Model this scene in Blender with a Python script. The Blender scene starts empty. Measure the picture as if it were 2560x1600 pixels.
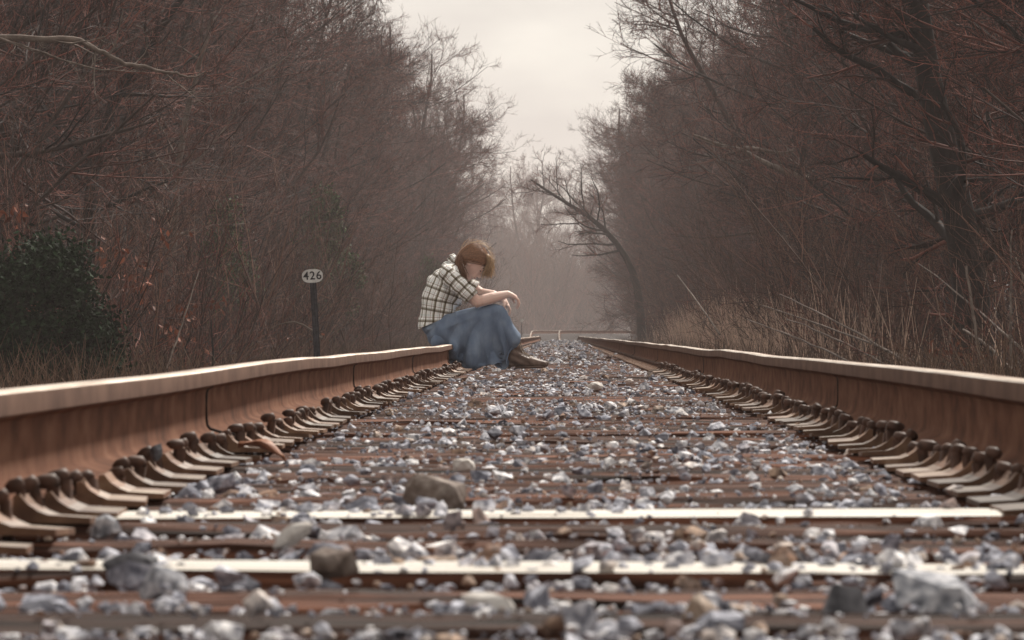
import bpy, bmesh, math, random
import numpy as np
from mathutils import Vector, Matrix

R = math.radians
SC = bpy.context.scene
COL = SC.collection
rng = np.random.default_rng(426)
random.seed(426)

# ------------------------------------------------------------------ camera
CAM_H = 0.240                     # lens height above the tie tops
cam_d = bpy.data.cameras.new('camera')
cam = bpy.data.objects.new('camera', cam_d)
COL.objects.link(cam)
cam.location = (0.0, 0.0, CAM_H)
cam.rotation_euler = (R(90.115), 0.0, R(0.378))
cam_d.sensor_width = 36.0
cam_d.lens = 251.8
cam_d.clip_start = 0.5
cam_d.clip_end = 4000.0
cam_d.dof.use_dof = True
cam_d.dof.focus_distance = 44.0
cam_d.dof.aperture_fstop = 38.0
SC.camera = cam

# ------------------------------------------------------------------ sky, sun, exposure
SUN_EL, SUN_AZ = 46.0, 24.0       # azimuth measured from +Y (down the track) towards +X
world = bpy.data.worlds.new('World')
SC.world = world
world.use_nodes = True
wn, wl = world.node_tree.nodes, world.node_tree.links
wn.clear()
w_out = wn.new('ShaderNodeOutputWorld')
w_bg = wn.new('ShaderNodeBackground')
w_sky = wn.new('ShaderNodeTexSky')
w_sky.sky_type = 'NISHITA'
w_sky.sun_disc = False
w_sky.sun_elevation = R(SUN_EL)
w_sky.sun_rotation = R(SUN_AZ)
w_sky.air_density = 1.0
w_sky.dust_density = 1.0
w_sky.ozone_density = 1.0
w_hs = wn.new('ShaderNodeHueSaturation')
w_hs.inputs['Saturation'].default_value = 0.12
w_tc = wn.new('ShaderNodeTexCoord')
w_map = wn.new('ShaderNodeMapping')
w_map.inputs['Scale'].default_value = (1.0, 1.0, 2.6)
w_noise = wn.new('ShaderNodeTexNoise')
w_noise.inputs['Scale'].default_value = 34.0
w_noise.inputs['Detail'].default_value = 4.0
w_noise.inputs['Roughness'].default_value = 0.5
w_ramp = wn.new('ShaderNodeValToRGB')
w_ramp.color_ramp.elements[0].position = 0.35
w_ramp.color_ramp.elements[0].color = (0.80, 0.765, 0.73, 1)
w_ramp.color_ramp.elements[1].position = 0.70
w_ramp.color_ramp.elements[1].color = (1.0, 0.965, 0.90, 1)
w_mul = wn.new('ShaderNodeMix')
w_mul.data_type = 'RGBA'
w_mul.blend_type = 'MULTIPLY'
w_mul.inputs['Factor'].default_value = 1.0
wl.new(w_tc.outputs['Generated'], w_map.inputs['Vector'])
wl.new(w_map.outputs['Vector'], w_noise.inputs['Vector'])
wl.new(w_noise.outputs['Fac'], w_ramp.inputs['Fac'])
wl.new(w_sky.outputs['Color'], w_hs.inputs['Color'])
w_deck = wn.new('ShaderNodeMix')
w_deck.data_type = 'RGBA'
w_deck.inputs['Factor'].default_value = 0.5
w_deck.inputs['B'].default_value = (8.8, 8.55, 8.15, 1)
wl.new(w_hs.outputs['Color'], w_deck.inputs['A'])
wl.new(w_deck.outputs['Result'], w_mul.inputs['A'])
wl.new(w_ramp.outputs['Color'], w_mul.inputs['B'])
wl.new(w_mul.outputs['Result'], w_bg.inputs['Color'])
w_bg.inputs['Strength'].default_value = 0.085
wl.new(w_bg.outputs['Background'], w_out.inputs['Surface'])

sun_d = bpy.data.lights.new('sun', 'SUN')
sun_d.energy = 3.6
sun_d.angle = R(3.0)
sun_d.color = (1.0, 0.93, 0.84)
sun = bpy.data.objects.new('sun', sun_d)
COL.objects.link(sun)
sv = Vector((math.sin(R(SUN_AZ)) * math.cos(R(SUN_EL)), math.cos(R(SUN_AZ)) * math.cos(R(SUN_EL)), math.sin(R(SUN_EL))))
sun.rotation_euler = sv.to_track_quat('Z', 'Y').to_euler()
sun.location = (0, 0, 60)

SC.view_settings.view_transform = 'Standard'
SC.view_settings.look = 'None'
SC.view_settings.gamma = 1.0
SC.view_settings.use_curve_mapping = False
SC.view_settings.exposure = 0.5
SC.cycles.max_bounces = 4
SC.cycles.diffuse_bounces = 1
SC.cycles.glossy_bounces = 2
SC.cycles.volume_bounces = 0
SC.cycles.transparent_max_bounces = 4
SC.cycles.use_denoising = True


# ------------------------------------------------------------------ helpers
def tag(o, label=None, cat=None, group=None, kind=None):
    if label: o['label'] = label
    if cat: o['category'] = cat
    if group: o['group'] = group
    if kind: o['kind'] = kind
    return o


def empty(name, loc=(0, 0, 0), rz=0.0):
    o = bpy.data.objects.new(name, None)
    o.empty_display_size = 0.2
    COL.objects.link(o)
    o.location = loc
    o.rotation_euler = (0, 0, rz)
    return o


def link(name, me, parent=None, loc=None, rot=None, scale=None):
    o = bpy.data.objects.new(name, me)
    COL.objects.link(o)
    if parent: o.parent = parent
    if loc is not None: o.location = loc
    if rot is not None: o.rotation_euler = rot
    if scale is not None: o.scale = scale if hasattr(scale, '__len__') else (scale,) * 3
    return o


def np_mesh(name, verts, faces, mats=(), smooth=False, midx=None):
    """verts (N,3); faces (M,k) array or list of arrays"""
    me = bpy.data.meshes.new(name)
    verts = np.asarray(verts, dtype=np.float32)
    fl = [np.asarray(f, dtype=np.int32) for f in (faces if isinstance(faces, list) else [faces])]
    fl = [f for f in fl if f.size]
    nf = sum(len(f) for f in fl)
    loops = np.concatenate([f.ravel() for f in fl])
    tot = np.concatenate([np.full(len(f), f.shape[1], np.int32) for f in fl])
    start = np.concatenate([[0], np.cumsum(tot)[:-1]]).astype(np.int32)
    me.vertices.add(len(verts)); me.vertices.foreach_set('co', verts.ravel())
    me.loops.add(len(loops)); me.loops.foreach_set('vertex_index', loops)
    me.polygons.add(nf)
    me.polygons.foreach_set('loop_start', start)
    me.polygons.foreach_set('loop_total', tot)
    for m in mats: me.materials.append(m)
    if midx is not None: me.polygons.foreach_set('material_index', np.asarray(midx, np.int32))
    me.polygons.foreach_set('use_smooth', np.full(nf, bool(smooth)))
    me.update(calc_edges=True)
    me.validate()
    return me


def tubes(pts, rad, sides=3):
    """pts (B,K,3), rad (B,K) -> verts, quad faces"""
    B, K, _ = pts.shape
    tan = np.empty_like(pts)
    tan[:, 1:-1] = pts[:, 2:] - pts[:, :-2]
    tan[:, 0] = pts[:, 1] - pts[:, 0]
    tan[:, -1] = pts[:, -1] - pts[:, -2]
    tan /= np.linalg.norm(tan, axis=2, keepdims=True) + 1e-9
    mean = tan.mean(axis=1)
    ref = np.where((np.abs(mean[:, 2:3]) > 0.8), np.array([[1.0, 0.0, 0.0]]), np.array([[0.0, 0.0, 1.0]]))
    u = np.cross(tan, ref[:, None, :])
    u /= np.linalg.norm(u, axis=2, keepdims=True) + 1e-9
    v = np.cross(tan, u)
    a = np.arange(sides) / sides * 2 * np.pi
    ring = u[:, :, None, :] * np.cos(a)[None, None, :, None] + v[:, :, None, :] * np.sin(a)[None, None, :, None]
    V = pts[:, :, None, :] + ring * rad[:, :, None, None]
    idx = np.arange(B * K * sides).reshape(B, K, sides)
    f = np.stack([idx[:, :-1, :], np.roll(idx, -1, 2)[:, :-1, :], np.roll(idx, -1, 2)[:, 1:, :], idx[:, 1:, :]], axis=-1)
    return V.reshape(-1, 3), f.reshape(-1, 4)


def join_parts(parts):
    vs, fs, n = [], [], 0
    for v, f in parts:
        vs.append(v); fs.append(f + n); n += len(v)
    return np.concatenate(vs), fs


def snoise(x, seed, wl):
    """smooth 1-D value noise"""
    r = np.random.default_rng(seed).uniform(-1, 1, 4096)
    t = np.asarray(x, float) / wl + 700.0
    i = np.floor(t).astype(int); f = t - i
    f = f * f * (3 - 2 * f)
    return r[i % 4096] * (1 - f) + r[(i + 1) % 4096] * f


# ------------------------------------------------------------------ materials
def mat(name, base=(0.5, 0.5, 0.5), rough=0.8, metal=0.0, spec=0.3):
    m = bpy.data.materials.new(name)
    m.use_nodes = True
    b = m.node_tree.nodes['Principled BSDF']
    b.inputs['Base Color'].default_value = (*base, 1)
    b.inputs['Roughness'].default_value = rough
    b.inputs['Metallic'].default_value = metal
    b.inputs['Specular IOR Level'].default_value = spec
    return m


def nd(m, t, **kw):
    n = m.node_tree.nodes.new(t)
    for k, v in kw.items():
        if k in n.inputs: n.inputs[k].default_value = v
        else: setattr(n, k, v)
    return n


def lk(m, a, b): m.node_tree.links.new(a, b)


def ramp(m, stops, fac):
    n = m.node_tree.nodes.new('ShaderNodeValToRGB')
    el = n.color_ramp.elements
    while len(el) < len(stops): el.new(0.5)
    for e, (p, c) in zip(el, stops):
        e.position = p; e.color = (*c, 1)
    lk(m, fac, n.inputs['Fac'])
    return n


def noise_mat(name, stops, scale=8.0, vec='Object', vscale=(1, 1, 1), detail=5.0, rough=0.85, bump=0.0, bdist=0.01, spec=0.25, metal=0.0, ndist=0.0):
    m = mat(name, rough=rough, spec=spec, metal=metal)
    b = m.node_tree.nodes['Principled BSDF']
    tc = nd(m, 'ShaderNodeTexCoord')
    mp = nd(m, 'ShaderNodeMapping'); mp.inputs['Scale'].default_value = vscale
    if vec == 'World':
        g = nd(m, 'ShaderNodeNewGeometry'); lk(m, g.outputs['Position'], mp.inputs['Vector'])
    else:
        lk(m, tc.outputs[vec], mp.inputs['Vector'])
    n = nd(m, 'ShaderNodeTexNoise', Scale=scale, Detail=detail)
    n.inputs['Distortion'].default_value = ndist
    lk(m, mp.outputs['Vector'], n.inputs['Vector'])
    r = ramp(m, stops, n.outputs['Fac'])
    lk(m, r.outputs['Color'], b.inputs['Base Color'])
    if bump:
        bp = nd(m, 'ShaderNodeBump', Strength=bump, Distance=bdist)
        lk(m, n.outputs['Fac'], bp.inputs['Height']); lk(m, bp.outputs['Normal'], b.inputs['Normal'])
    return m


def vary(m, lo=0.7, hi=1.3, source='object', power=1.0):
    """multiply the base colour by a per-object or per-island brightness"""
    b = m.node_tree.nodes['Principled BSDF']
    inp = b.inputs['Base Color']
    if source == 'object':
        s = nd(m, 'ShaderNodeObjectInfo').outputs['Random']
    else:
        s = nd(m, 'ShaderNodeNewGeometry').outputs['Random Per Island']
    mr = nd(m, 'ShaderNodeMapRange'); mr.inputs['To Min'].default_value = lo; mr.inputs['To Max'].default_value = hi
    if power != 1.0:
        pw = nd(m, 'ShaderNodeMath', operation='POWER'); pw.inputs[1].default_value = power
        lk(m, s, pw.inputs[0]); s = pw.outputs[0]
    lk(m, s, mr.inputs['Value'])
    mx = nd(m, 'ShaderNodeMix', data_type='RGBA', blend_type='MULTIPLY'); mx.inputs['Factor'].default_value = 1
    if inp.links:
        lk(m, inp.links[0].from_socket, mx.inputs['A'])
    else:
        mx.inputs['A'].default_value = inp.default_value
    lk(m, mr.outputs['Result'], mx.inputs['B'])
    lk(m, mx.outputs['Result'], inp)
    return m


M = {}
M['soil'] = noise_mat('leaf_litter', [(0.3, (0.025, 0.015, 0.011)), (0.55, (0.06, 0.038, 0.027)), (0.75, (0.12, 0.08, 0.055))], scale=3.0, vec='World', detail=9, bump=0.6, bdist=0.05)
M['bed'] = noise_mat('ballast_fines', [(0.3, (0.012, 0.009, 0.008)), (0.55, (0.06, 0.048, 0.045)), (0.75, (0.18, 0.17, 0.18))], scale=38.0, vec='World', detail=6, bump=1.0, bdist=0.03)
M['rust'] = noise_mat('rail_rust', [(0.25, (0.070, 0.028, 0.016)), (0.5, (0.140, 0.060, 0.034)), (0.8, (0.22, 0.11, 0.068))], scale=14.0, vec='World', vscale=(1, 0.35, 1.2), detail=7, rough=0.9, bump=0.15, bdist=0.002, spec=0.08)
M['steel'] = noise_mat('worn_rail_head', [(0.34, (0.26, 0.18, 0.13)), (0.5, (0.50, 0.41, 0.33)), (0.66, (0.68, 0.60, 0.52))], scale=9.0, vec='World', vscale=(14, 0.18, 1), detail=4, rough=0.36, metal=0.8, spec=0.5)
M['head'] = noise_mat('rail_head_edge', [(0.3, (0.085, 0.042, 0.028)), (0.7, (0.16, 0.088, 0.06))], scale=12.0, vec='World', vscale=(1, 0.4, 1), detail=5, rough=0.8, spec=0.12)
M['weld'] = mat('weld_seam_rust', (0.03, 0.02, 0.017), 0.8)
M['plate'] = noise_mat('tie_plate_rust', [(0.3, (0.12, 0.055, 0.032)), (0.6, (0.24, 0.13, 0.075)), (0.8, (0.36, 0.23, 0.15))], scale=30.0, vec='World', detail=5, rough=0.6, bump=0.2, bdist=0.002, spec=0.3)
M['plate_top'] = noise_mat('tie_plate_worn_glare_top', [(0.36, (0.16, 0.075, 0.045)), (0.52, (0.25, 0.155, 0.10)), (0.70, (0.50, 0.40, 0.30))], scale=14.0, vec='World', detail=7, rough=0.5, bump=0.3, bdist=0.002, spec=0.4)  # worn rust mottle, plus glare on the ledge painted in as cream
vary(M['plate_top'], 0.2, 1.0)
vary(M['plate'], 0.5, 1.2)
M['spike'] = noise_mat('spike_rust', [(0.3, (0.045, 0.024, 0.017)), (0.7, (0.12, 0.062, 0.042))], scale=60.0, vec='World', detail=4, rough=0.6, bump=0.2, bdist=0.001)


def tie_material(name, stops, rough, spec):
    m = noise_mat(name, stops, scale=7.0, vec='World', vscale=(0.5, 9, 9), detail=10, rough=rough, bump=0.9, bdist=0.01, spec=spec)
    return vary(m, 0.55, 1.45)


M['tie'] = tie_material('creosoted_tie', [(0.33, (0.008, 0.005, 0.004)), (0.5, (0.062, 0.024, 0.014)), (0.66, (0.165, 0.068, 0.040))], 0.8, 0.15)
M['tie_pale'] = tie_material('tie_top_sky_glare', [(0.25, (0.24, 0.19, 0.14)), (0.45, (0.66, 0.61, 0.54)), (0.75, (0.80, 0.77, 0.71))], 0.28, 0.6)  # sky glare on the smooth tie top, put into the colour as near-white


def stone_material():
    m = mat('crushed_stone', rough=0.85, spec=0.3)
    b = m.node_tree.nodes['Principled BSDF']
    g = nd(m, 'ShaderNodeNewGeometry'); oi = nd(m, 'ShaderNodeObjectInfo')
    ad = nd(m, 'ShaderNodeMath', operation='ADD'); lk(m, g.outputs['Random Per Island'], ad.inputs[0]); lk(m, oi.outputs['Random'], ad.inputs[1])
    fr = nd(m, 'ShaderNodeMath', operation='FRACT'); lk(m, ad.outputs[0], fr.inputs[0])
    r = ramp(m, [(0.0, (0.13, 0.13, 0.155)), (0.16, (0.30, 0.31, 0.36)), (0.36, (0.46, 0.47, 0.53)), (0.56, (0.62, 0.62, 0.65)),
                 (0.78, (0.78, 0.77, 0.77)), (0.85, (0.40, 0.30, 0.23)), (0.91, (0.22, 0.13, 0.09)), (0.95, (0.45, 0.43, 0.46))], fr.outputs[0])
    r.color_ramp.interpolation = 'LINEAR'
    n = nd(m, 'ShaderNodeTexNoise', Scale=75.0, Detail=7.0); lk(m, g.outputs['Position'], n.inputs['Vector'])
    r2 = ramp(m, [(0.36, (0.38, 0.38, 0.42)), (0.50, (0.92, 0.92, 0.95)), (0.64, (1.50, 1.48, 1.46))], n.outputs['Fac'])
    mx = nd(m, 'ShaderNodeMix', data_type='RGBA', blend_type='MULTIPLY'); mx.inputs['Factor'].default_value = 1
    lk(m, r.outputs['Color'], mx.inputs['A']); lk(m, r2.outputs['Color'], mx.inputs['B'])
    lk(m, mx.outputs['Result'], b.inputs['Base Color'])
    bp = nd(m, 'ShaderNodeBump', Strength=0.6, Distance=0.006); lk(m, n.outputs['Fac'], bp.inputs['Height']); lk(m, bp.outputs['Normal'], b.inputs['Normal'])
    return m


M['stone'] = stone_material()
M['rock_brown'] = noise_mat('brown_rock', [(0.3, (0.06, 0.042, 0.034)), (0.5, (0.16, 0.12, 0.10)), (0.72, (0.33, 0.28, 0.25))], scale=45, vec='World', detail=7, bump=0.8, bdist=0.006)
M['rock_pale'] = noise_mat('pale_rock', [(0.3, (0.40, 0.36, 0.33)), (0.6, (0.66, 0.63, 0.60))], scale=45, vec='World', detail=7, bump=0.6, bdist=0.005)
M['rock_grey'] = noise_mat('speckled_grey_rock', [(0.34, (0.12, 0.125, 0.145)), (0.48, (0.34, 0.35, 0.39)), (0.62, (0.66, 0.66, 0.69))], scale=75, vec='World', detail=7, bump=0.7, bdist=0.005)
M['rock_dark'] = noise_mat('dark_rock', [(0.32, (0.06, 0.06, 0.068)), (0.7, (0.24, 0.24, 0.26))], scale=60, vec='World', detail=7, bump=0.7, bdist=0.005)
M['rock_tan'] = noise_mat('tan_rock', [(0.32, (0.24, 0.16, 0.11)), (0.7, (0.52, 0.43, 0.36))], scale=50, vec='World', detail=7, bump=0.7, bdist=0.005)

M['bark'] = noise_mat('bark', [(0.3, (0.022, 0.013, 0.010)), (0.6, (0.060, 0.038, 0.030)), (0.8, (0.12, 0.08, 0.066))], scale=9, vec='Object', vscale=(1, 1, 0.25), detail=6, bump=0.5, bdist=0.02)
M['bark_dark'] = noise_mat('dark_bark', [(0.3, (0.008, 0.006, 0.005)), (0.8, (0.036, 0.025, 0.021))], scale=11, vec='Object', vscale=(1, 1, 0.25), detail=6, bump=0.6, bdist=0.02)
M['bark_pale'] = noise_mat('pale_bark', [(0.3, (0.075, 0.055, 0.045)), (0.7, (0.23, 0.18, 0.15))], scale=12, vec='Object', detail=6, bump=0.4, bdist=0.01)
M['twig'] = vary(vary(mat('red_brown_twigs', (0.048, 0.0150, 0.0105), 0.75), 0.22, 5.4, 'island', 2.6), 0.75, 1.25)  # a few much paler twigs stand in for ones catching the light
M['twig_grey'] = vary(vary(mat('grey_tan_stems', (0.052, 0.026, 0.018), 0.8), 0.3, 4.5, 'island', 2.4), 0.75, 1.25)
M['straw'] = vary(mat('dry_grass_straw', (0.095, 0.058, 0.039), 0.85), 0.35, 2.2, 'island')
M['green_dark'] = vary(mat('dark_evergreen_leaf', (0.010, 0.020, 0.009), 0.8, spec=0.1), 0.3, 2.6, 'island')
M['green_cedar'] = vary(mat('cedar_foliage', (0.055, 0.085, 0.030), 0.8), 0.4, 1.7, 'island')
M['leaf_red'] = vary(mat('dead_red_brown_leaf', (0.20, 0.062, 0.032), 0.7), 0.5, 1.7, 'island')
M['sign_white'] = noise_mat('sign_enamel', [(0.35, (0.62, 0.60, 0.57)), (0.6, (0.80, 0.79, 0.77))], scale=12, rough=0.5)
M['sign_black'] = mat('sign_numeral_paint', (0.012, 0.012, 0.016), 0.6)
M['post'] = noise_mat('galvanised_post', [(0.35, (0.014, 0.014, 0.017)), (0.65, (0.05, 0.05, 0.062))], scale=25, rough=0.55, metal=0.3)
M['black'] = mat('tarred_wood', (0.012, 0.011, 0.011), 0.8)


# ------------------------------------------------------------------ the track's line
GAUGE_IN = 0.7175                 # half gauge: camera to inner side of each rail head
RAIL_Z = 0.018                    # rail base above the tie top
RAIL_H = 0.152


def sm(t):
    t = np.clip(t, 0, 1); return t * t * (3 - 2 * t)


def cx(y):
    y = np.asarray(y, float)
    return -0.75 * sm((y - 280) / 90) + np.where(y > 388, (np.maximum(y - 388, 0)) ** 2 / 300.0, 0)


def cz(y):
    y = np.asarray(y, float)
    return -0.55 * sm((y - 270) / 50) + 0.84 * sm((y - 325) / 75)


# ------------------------------------------------------------------ ground and ballast bed
def build_ground():
    # one sheet that reaches the horizon; finer near the track
    xs = np.concatenate([[-320, -200, -120, -60, -40], np.linspace(-30, -2.4, 26), np.linspace(2.4, 30, 26), [40, 60, 120, 200, 320]])
    ys = np.concatenate([[-70, -40, -10], np.linspace(0, 500, 126), [540, 600, 700, 850, 1090]])
    X, Y = np.meshgrid(xs, ys)
    off = np.abs(X)
    Z = cz(np.clip(Y, -10, 440)) - 0.42 + 0.12 * sm((off - 5) / 10) + 0.06 * snoise(X * 1.3 + Y * 0.7, 5, 2.5) + 0.05 * snoise(Y * 1.1 - X, 6, 1.7)
    Xw = X + np.where(off < 60, cx(np.clip(Y, 0, 430)), 0)
    V = np.stack([Xw, Y, Z], -1).reshape(-1, 3)
    n, mcol = len(ys), len(xs)
    idx = np.arange(n * mcol).reshape(n, mcol)
    f = np.stack([idx[:-1, :-1], idx[:-1, 1:], idx[1:, 1:], idx[1:, :-1]], -1).reshape(-1, 4)
    o = link('ground', np_mesh('ground', V, f, [M['soil']], True))
    o['kind'] = 'structure'
    return o


def bed_height(x):
    a = np.abs(x)
    return np.where(a < 1.75, -0.034, -0.034 - (a - 1.75) * 0.42)


def build_bed():
    xs = np.concatenate([[-2.8, -2.4, -2.0, -1.75, -1.4], np.linspace(-1.2, 1.2, 17), [1.4, 1.75, 2.0, 2.4, 2.8]])
    ys = np.concatenate([np.arange(-3, 30, 0.25), np.arange(30, 80, 0.6), np.arange(80, 470, 2.5)])
    X, Y = np.meshgrid(xs, ys)
    Z = bed_height(X) + cz(Y) + 0.008 * snoise(X * 9 + Y * 3, 11, 1.0) + 0.01 * snoise(Y * 2.2 - X * 2, 12, 1.0)
    V = np.stack([X + cx(Y), Y, Z], -1).reshape(-1, 3)
    n, mcol = X.shape
    idx = np.arange(n * mcol).reshape(n, mcol)
    f = np.stack([idx[:-1, :-1], idx[:-1, 1:], idx[1:, 1:], idx[1:, :-1]], -1).reshape(-1, 4)
    o = link('ballast_bed', np_mesh('ballast_bed', V, f, [M['bed']], True))
    o['kind'] = 'structure'
    return o


build_ground()
bed = build_bed()

# ------------------------------------------------------------------ rails, ties, plates, spikes
track = empty('railway_track', (0, 0, 0))
tag(track, 'rusty railway track of two steel rails on brown wooden ties running away between the woods', 'railway track')


def rail_profile():
    h = RAIL_H; hw = 0.034
    right = [(0.070, 0.0), (0.070, 0.011), (0.040, 0.0165), (0.016, 0.0240), (0.0095, 0.032), (0.0075, 0.045), (0.0075, 0.098), (0.0095, 0.109),
             (0.020, 0.1150), (0.033, 0.1185), (0.0350, 0.1205), (0.0345, 0.1450), (0.0330, 0.1485), (0.0290, 0.1505), (0.020, 0.1514), (0.004, 0.152), (0.0, 0.152)]
    left = [(-x, z) for x, z in right[::-1] if x > 0]
    return right + left


RAIL_YS = np.concatenate([np.arange(-2, 60, 0.3), np.arange(60, 200, 1.0), np.arange(200, 478, 2.0)])


def rail_offset(side, y):
    """small waves in line and level, as on an old siding"""
    s = 21 if side < 0 else 31
    x = 0.003 * snoise(y, s, 3.1) + 0.004 * snoise(y, s + 1, 7.7)
    z = 0.0022 * snoise(y, s + 2, 2.3) + 0.004 * snoise(y, s + 3, 6.1)
    return x, z


def build_rail(side):
    P = np.array(rail_profile())
    y = RAIL_YS
    ox, oz = rail_offset(side, y)
    c = side * (GAUGE_IN + 0.0345) + cx(y) + ox
    V = np.empty((len(y), len(P), 3))
    V[:, :, 0] = c[:, None] + P[None, :, 0]
    V[:, :, 1] = y[:, None]
    V[:, :, 2] = (RAIL_Z + cz(y) + oz)[:, None] + P[None, :, 1]
    k = len(P); idx = np.arange(len(y) * k).reshape(len(y), k)
    f = np.stack([idx[:-1], np.roll(idx, -1, 1)[:-1], np.roll(idx, -1, 1)[1:], idx[1:]], -1)
    mi = np.zeros((len(y) - 1, k), int)
    # running surface (a worn strip towards the gauge side) and the browner rest of the head
    xm = 0.5 * (P[:, 0] + np.roll(P[:, 0], -1)); zm = 0.5 * (P[:, 1] + np.roll(P[:, 1], -1))
    mi[:, zm > 0.119] = 2
    gx = -side * xm
    mi[:, (zm > 0.1488) & (gx > -0.004)] = 1
    ff = f[..., ::-1] if False else f
    me = np_mesh('rail', V.reshape(-1, 3), ff.reshape(-1, 4), [M['rust'], M['steel'], M['head']], False, mi.ravel())
    me.polygons.foreach_set('use_smooth', np.ones(len(me.polygons), bool))
    try:
        me.set_sharp_from_angle(angle=R(40))
    except Exception:
        pass
    bm = bmesh.new(); bm.from_mesh(me); bmesh.ops.recalc_face_normals(bm, faces=bm.faces); bm.to_mesh(me); bm.free()
    o = link('rail', me, track)
    # weld seams: dark raised strips that follow the web and foot
    spots = [4.0, 15.0, 26.0, 36.4, 47.9, 60.0, 72.0] if side < 0 else [19.2, 36.6, 54.0, 71.0, 88.0]
    for yy in spots:
        ox1, oz1 = rail_offset(side, np.array([yy]))
        cxx = side * (GAUGE_IN + 0.0345) + ox1[0]
        pts = []
        for (px, pz) in P[1:9]:
            pts.append((cxx - side * (px + 0.001), yy + 0.02 * (1 if pz > 0.1 else 0) * (1), RAIL_Z + oz1[0] + pz + 0.002))
        pts = np.array(pts)[None]
        th = 0.0042 if side < 0 else 0.0026
        v, fq = tubes(pts, np.full(pts.shape[:2], th), 6)
        link('weld_seam', np_mesh('weld_seam', v, fq, [M['weld']], True), o)
    return o


rails = {s: build_rail(s) for s in (-1, 1)}


def tie_mesh(i, mt):
    r = np.random.default_rng(900 + i)
    st = np.linspace(-1.3, 1.3, 15)
    half = 0.115
    ys_ = np.linspace(-half + 0.010, half - 0.010, 13)
    ridge = -np.abs(r.normal(0, 0.0055, 13)); ridge[[0, -1]] -= 0.006
    prof = [(-half, -0.16), (-half - 0.004, -0.045), (-half + 0.001, -0.018)] + [(q, w) for q, w in zip(ys_, ridge)] + [(half, -0.018), (half, -0.16)]
    V = np.empty((len(st), len(prof), 3))
    for k, (py, pz) in enumerate(prof):
        V[:, k, 0] = st
        V[:, k, 1] = py + (r.normal(0, 0.0035, len(st)) if pz > -0.1 else 0)
        V[:, k, 2] = pz + (r.normal(0, 0.0022, len(st)) if pz > -0.1 else 0)
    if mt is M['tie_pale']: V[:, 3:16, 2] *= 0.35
    a = np.abs(st)
    seat = (a > 0.55) & (a < 0.92)
    V[seat, 3:16, 2] = np.minimum(V[seat, 3:16, 2], -0.001)
    k = len(prof); idx = np.arange(len(st) * k).reshape(len(st), k)
    f = np.stack([idx[:-1, :-1], idx[1:, :-1], idx[1:, 1:], idx[:-1, 1:]], -1).reshape(-1, 4)
    caps = [np.array([list(idx[0])]), np.array([list(idx[-1][::-1])])]
    mi = np.zeros(len(f) + 2, int)
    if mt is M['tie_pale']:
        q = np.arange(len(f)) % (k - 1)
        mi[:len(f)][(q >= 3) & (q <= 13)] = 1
    return np_mesh('tie', V.reshape(-1, 3), [f] + caps, [M['tie'], M['tie_pale']], False, mi)


TIE_SP = 0.55
TIE_Y0 = 6.215
tie_meshes = [tie_mesh(i, M['tie']) for i in range(9)]
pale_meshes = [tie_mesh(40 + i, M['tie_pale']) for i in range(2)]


def plate_mesh(side):
    # profile in x (0 = rail centre, + = towards the middle of the track), extruded along y
    prof = [(-0.165, 0.0), (-0.165, 0.009), (-0.115, 0.011), (-0.100, 0.017), (-0.085, 0.036), (-0.074, 0.034), (-0.0735, 0.0165),
            (0.0735, 0.0165), (0.074, 0.034), (0.082, 0.036), (0.092, 0.024), (0.104, 0.016), (0.118, 0.0105), (0.170, 0.0075), (0.170, 0.0)]
    P = np.array(prof)
    V = []
    for yy in (-0.095, 0.095):
        for (px, pz) in prof: V.append((-side * px, yy, pz))
    k = len(prof)
    f = np.array([[i, (i + 1) % k, k + (i + 1) % k, k + i] for i in range(k)])
    # caps as thin quads strips so concave outlines stay right
    def cap(o):
        out = []
        top = list(range(1, k - 1))
        return out
    tri = []
    V = list(V)
    base = len(V)
    for e, yy in enumerate((-0.095, 0.095)):
        for (px, pz) in prof: V.append((-side * px, yy, 0.0))
    for e in (0, 1):
        for i in range(k - 1):
            a, b = e * k + i, e * k + i + 1
            c, d = base + e * k + i + 1, base + e * k + i
            tri.append([a, b, c, d] if e == 0 else [d, c, b, a])
    mi = np.zeros(k + len(tri), int); mi[[1, 11, 12]] = 1
    me = np_mesh('tie_plate', np.array(V), np.concatenate([f, np.array(tri)]), [M['plate'], M['plate_top']], False, mi)
    return me


plate_meshes = {s: plate_mesh(s) for s in (-1, 1)}


def spike_mesh(i, side):
    r = np.random.default_rng(70 + i)
    # square shank + offset rounded head, overhanging towards the rail
    V, F = [], []
    s = 0.008
    for z in (-0.02, 0.034):
        for (a, b) in ((-s, -s), (s, -s), (s, s), (-s, s)): V.append((a, b, z))
    for j in range(4): F.append([j, (j + 1) % 4, 4 + (j + 1) % 4, 4 + j])
    n = 9
    hx = 0.0175 + r.uniform(-0.002, 0.003); hy = 0.0135
    offx = side * 0.008
    rings = [(0.55, 0.030), (1.0, 0.036), (0.93, 0.042), (0.55, 0.0475)]
    b0 = len(V)
    for (q, z) in rings:
        for j in range(n):
            a = 2 * math.pi * j / n
            V.append((offx + hx * q * math.cos(a) * (1.15 if math.cos(a) * side > 0 else 0.9), hy * q * math.sin(a), z + 0.004 * side * -math.cos(a) * 0.5))
    for q in range(3):
        for j in range(n):
            F.append([b0 + q * n + j, b0 + q * n + (j + 1) % n, b0 + (q + 1) * n + (j + 1) % n, b0 + (q + 1) * n + j])
    me = bpy.data.meshes.new('spike')
    me.from_pydata(V, [], F + [[b0 + 3 * n + j for j in range(n)]])
    me.materials.append(M['spike'])
    for p in me.polygons: p.use_smooth = True
    return me


spike_meshes = {s: [spike_mesh(i + 10 * s, s) for i in range(4)] for s in (-1, 1)}

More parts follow.
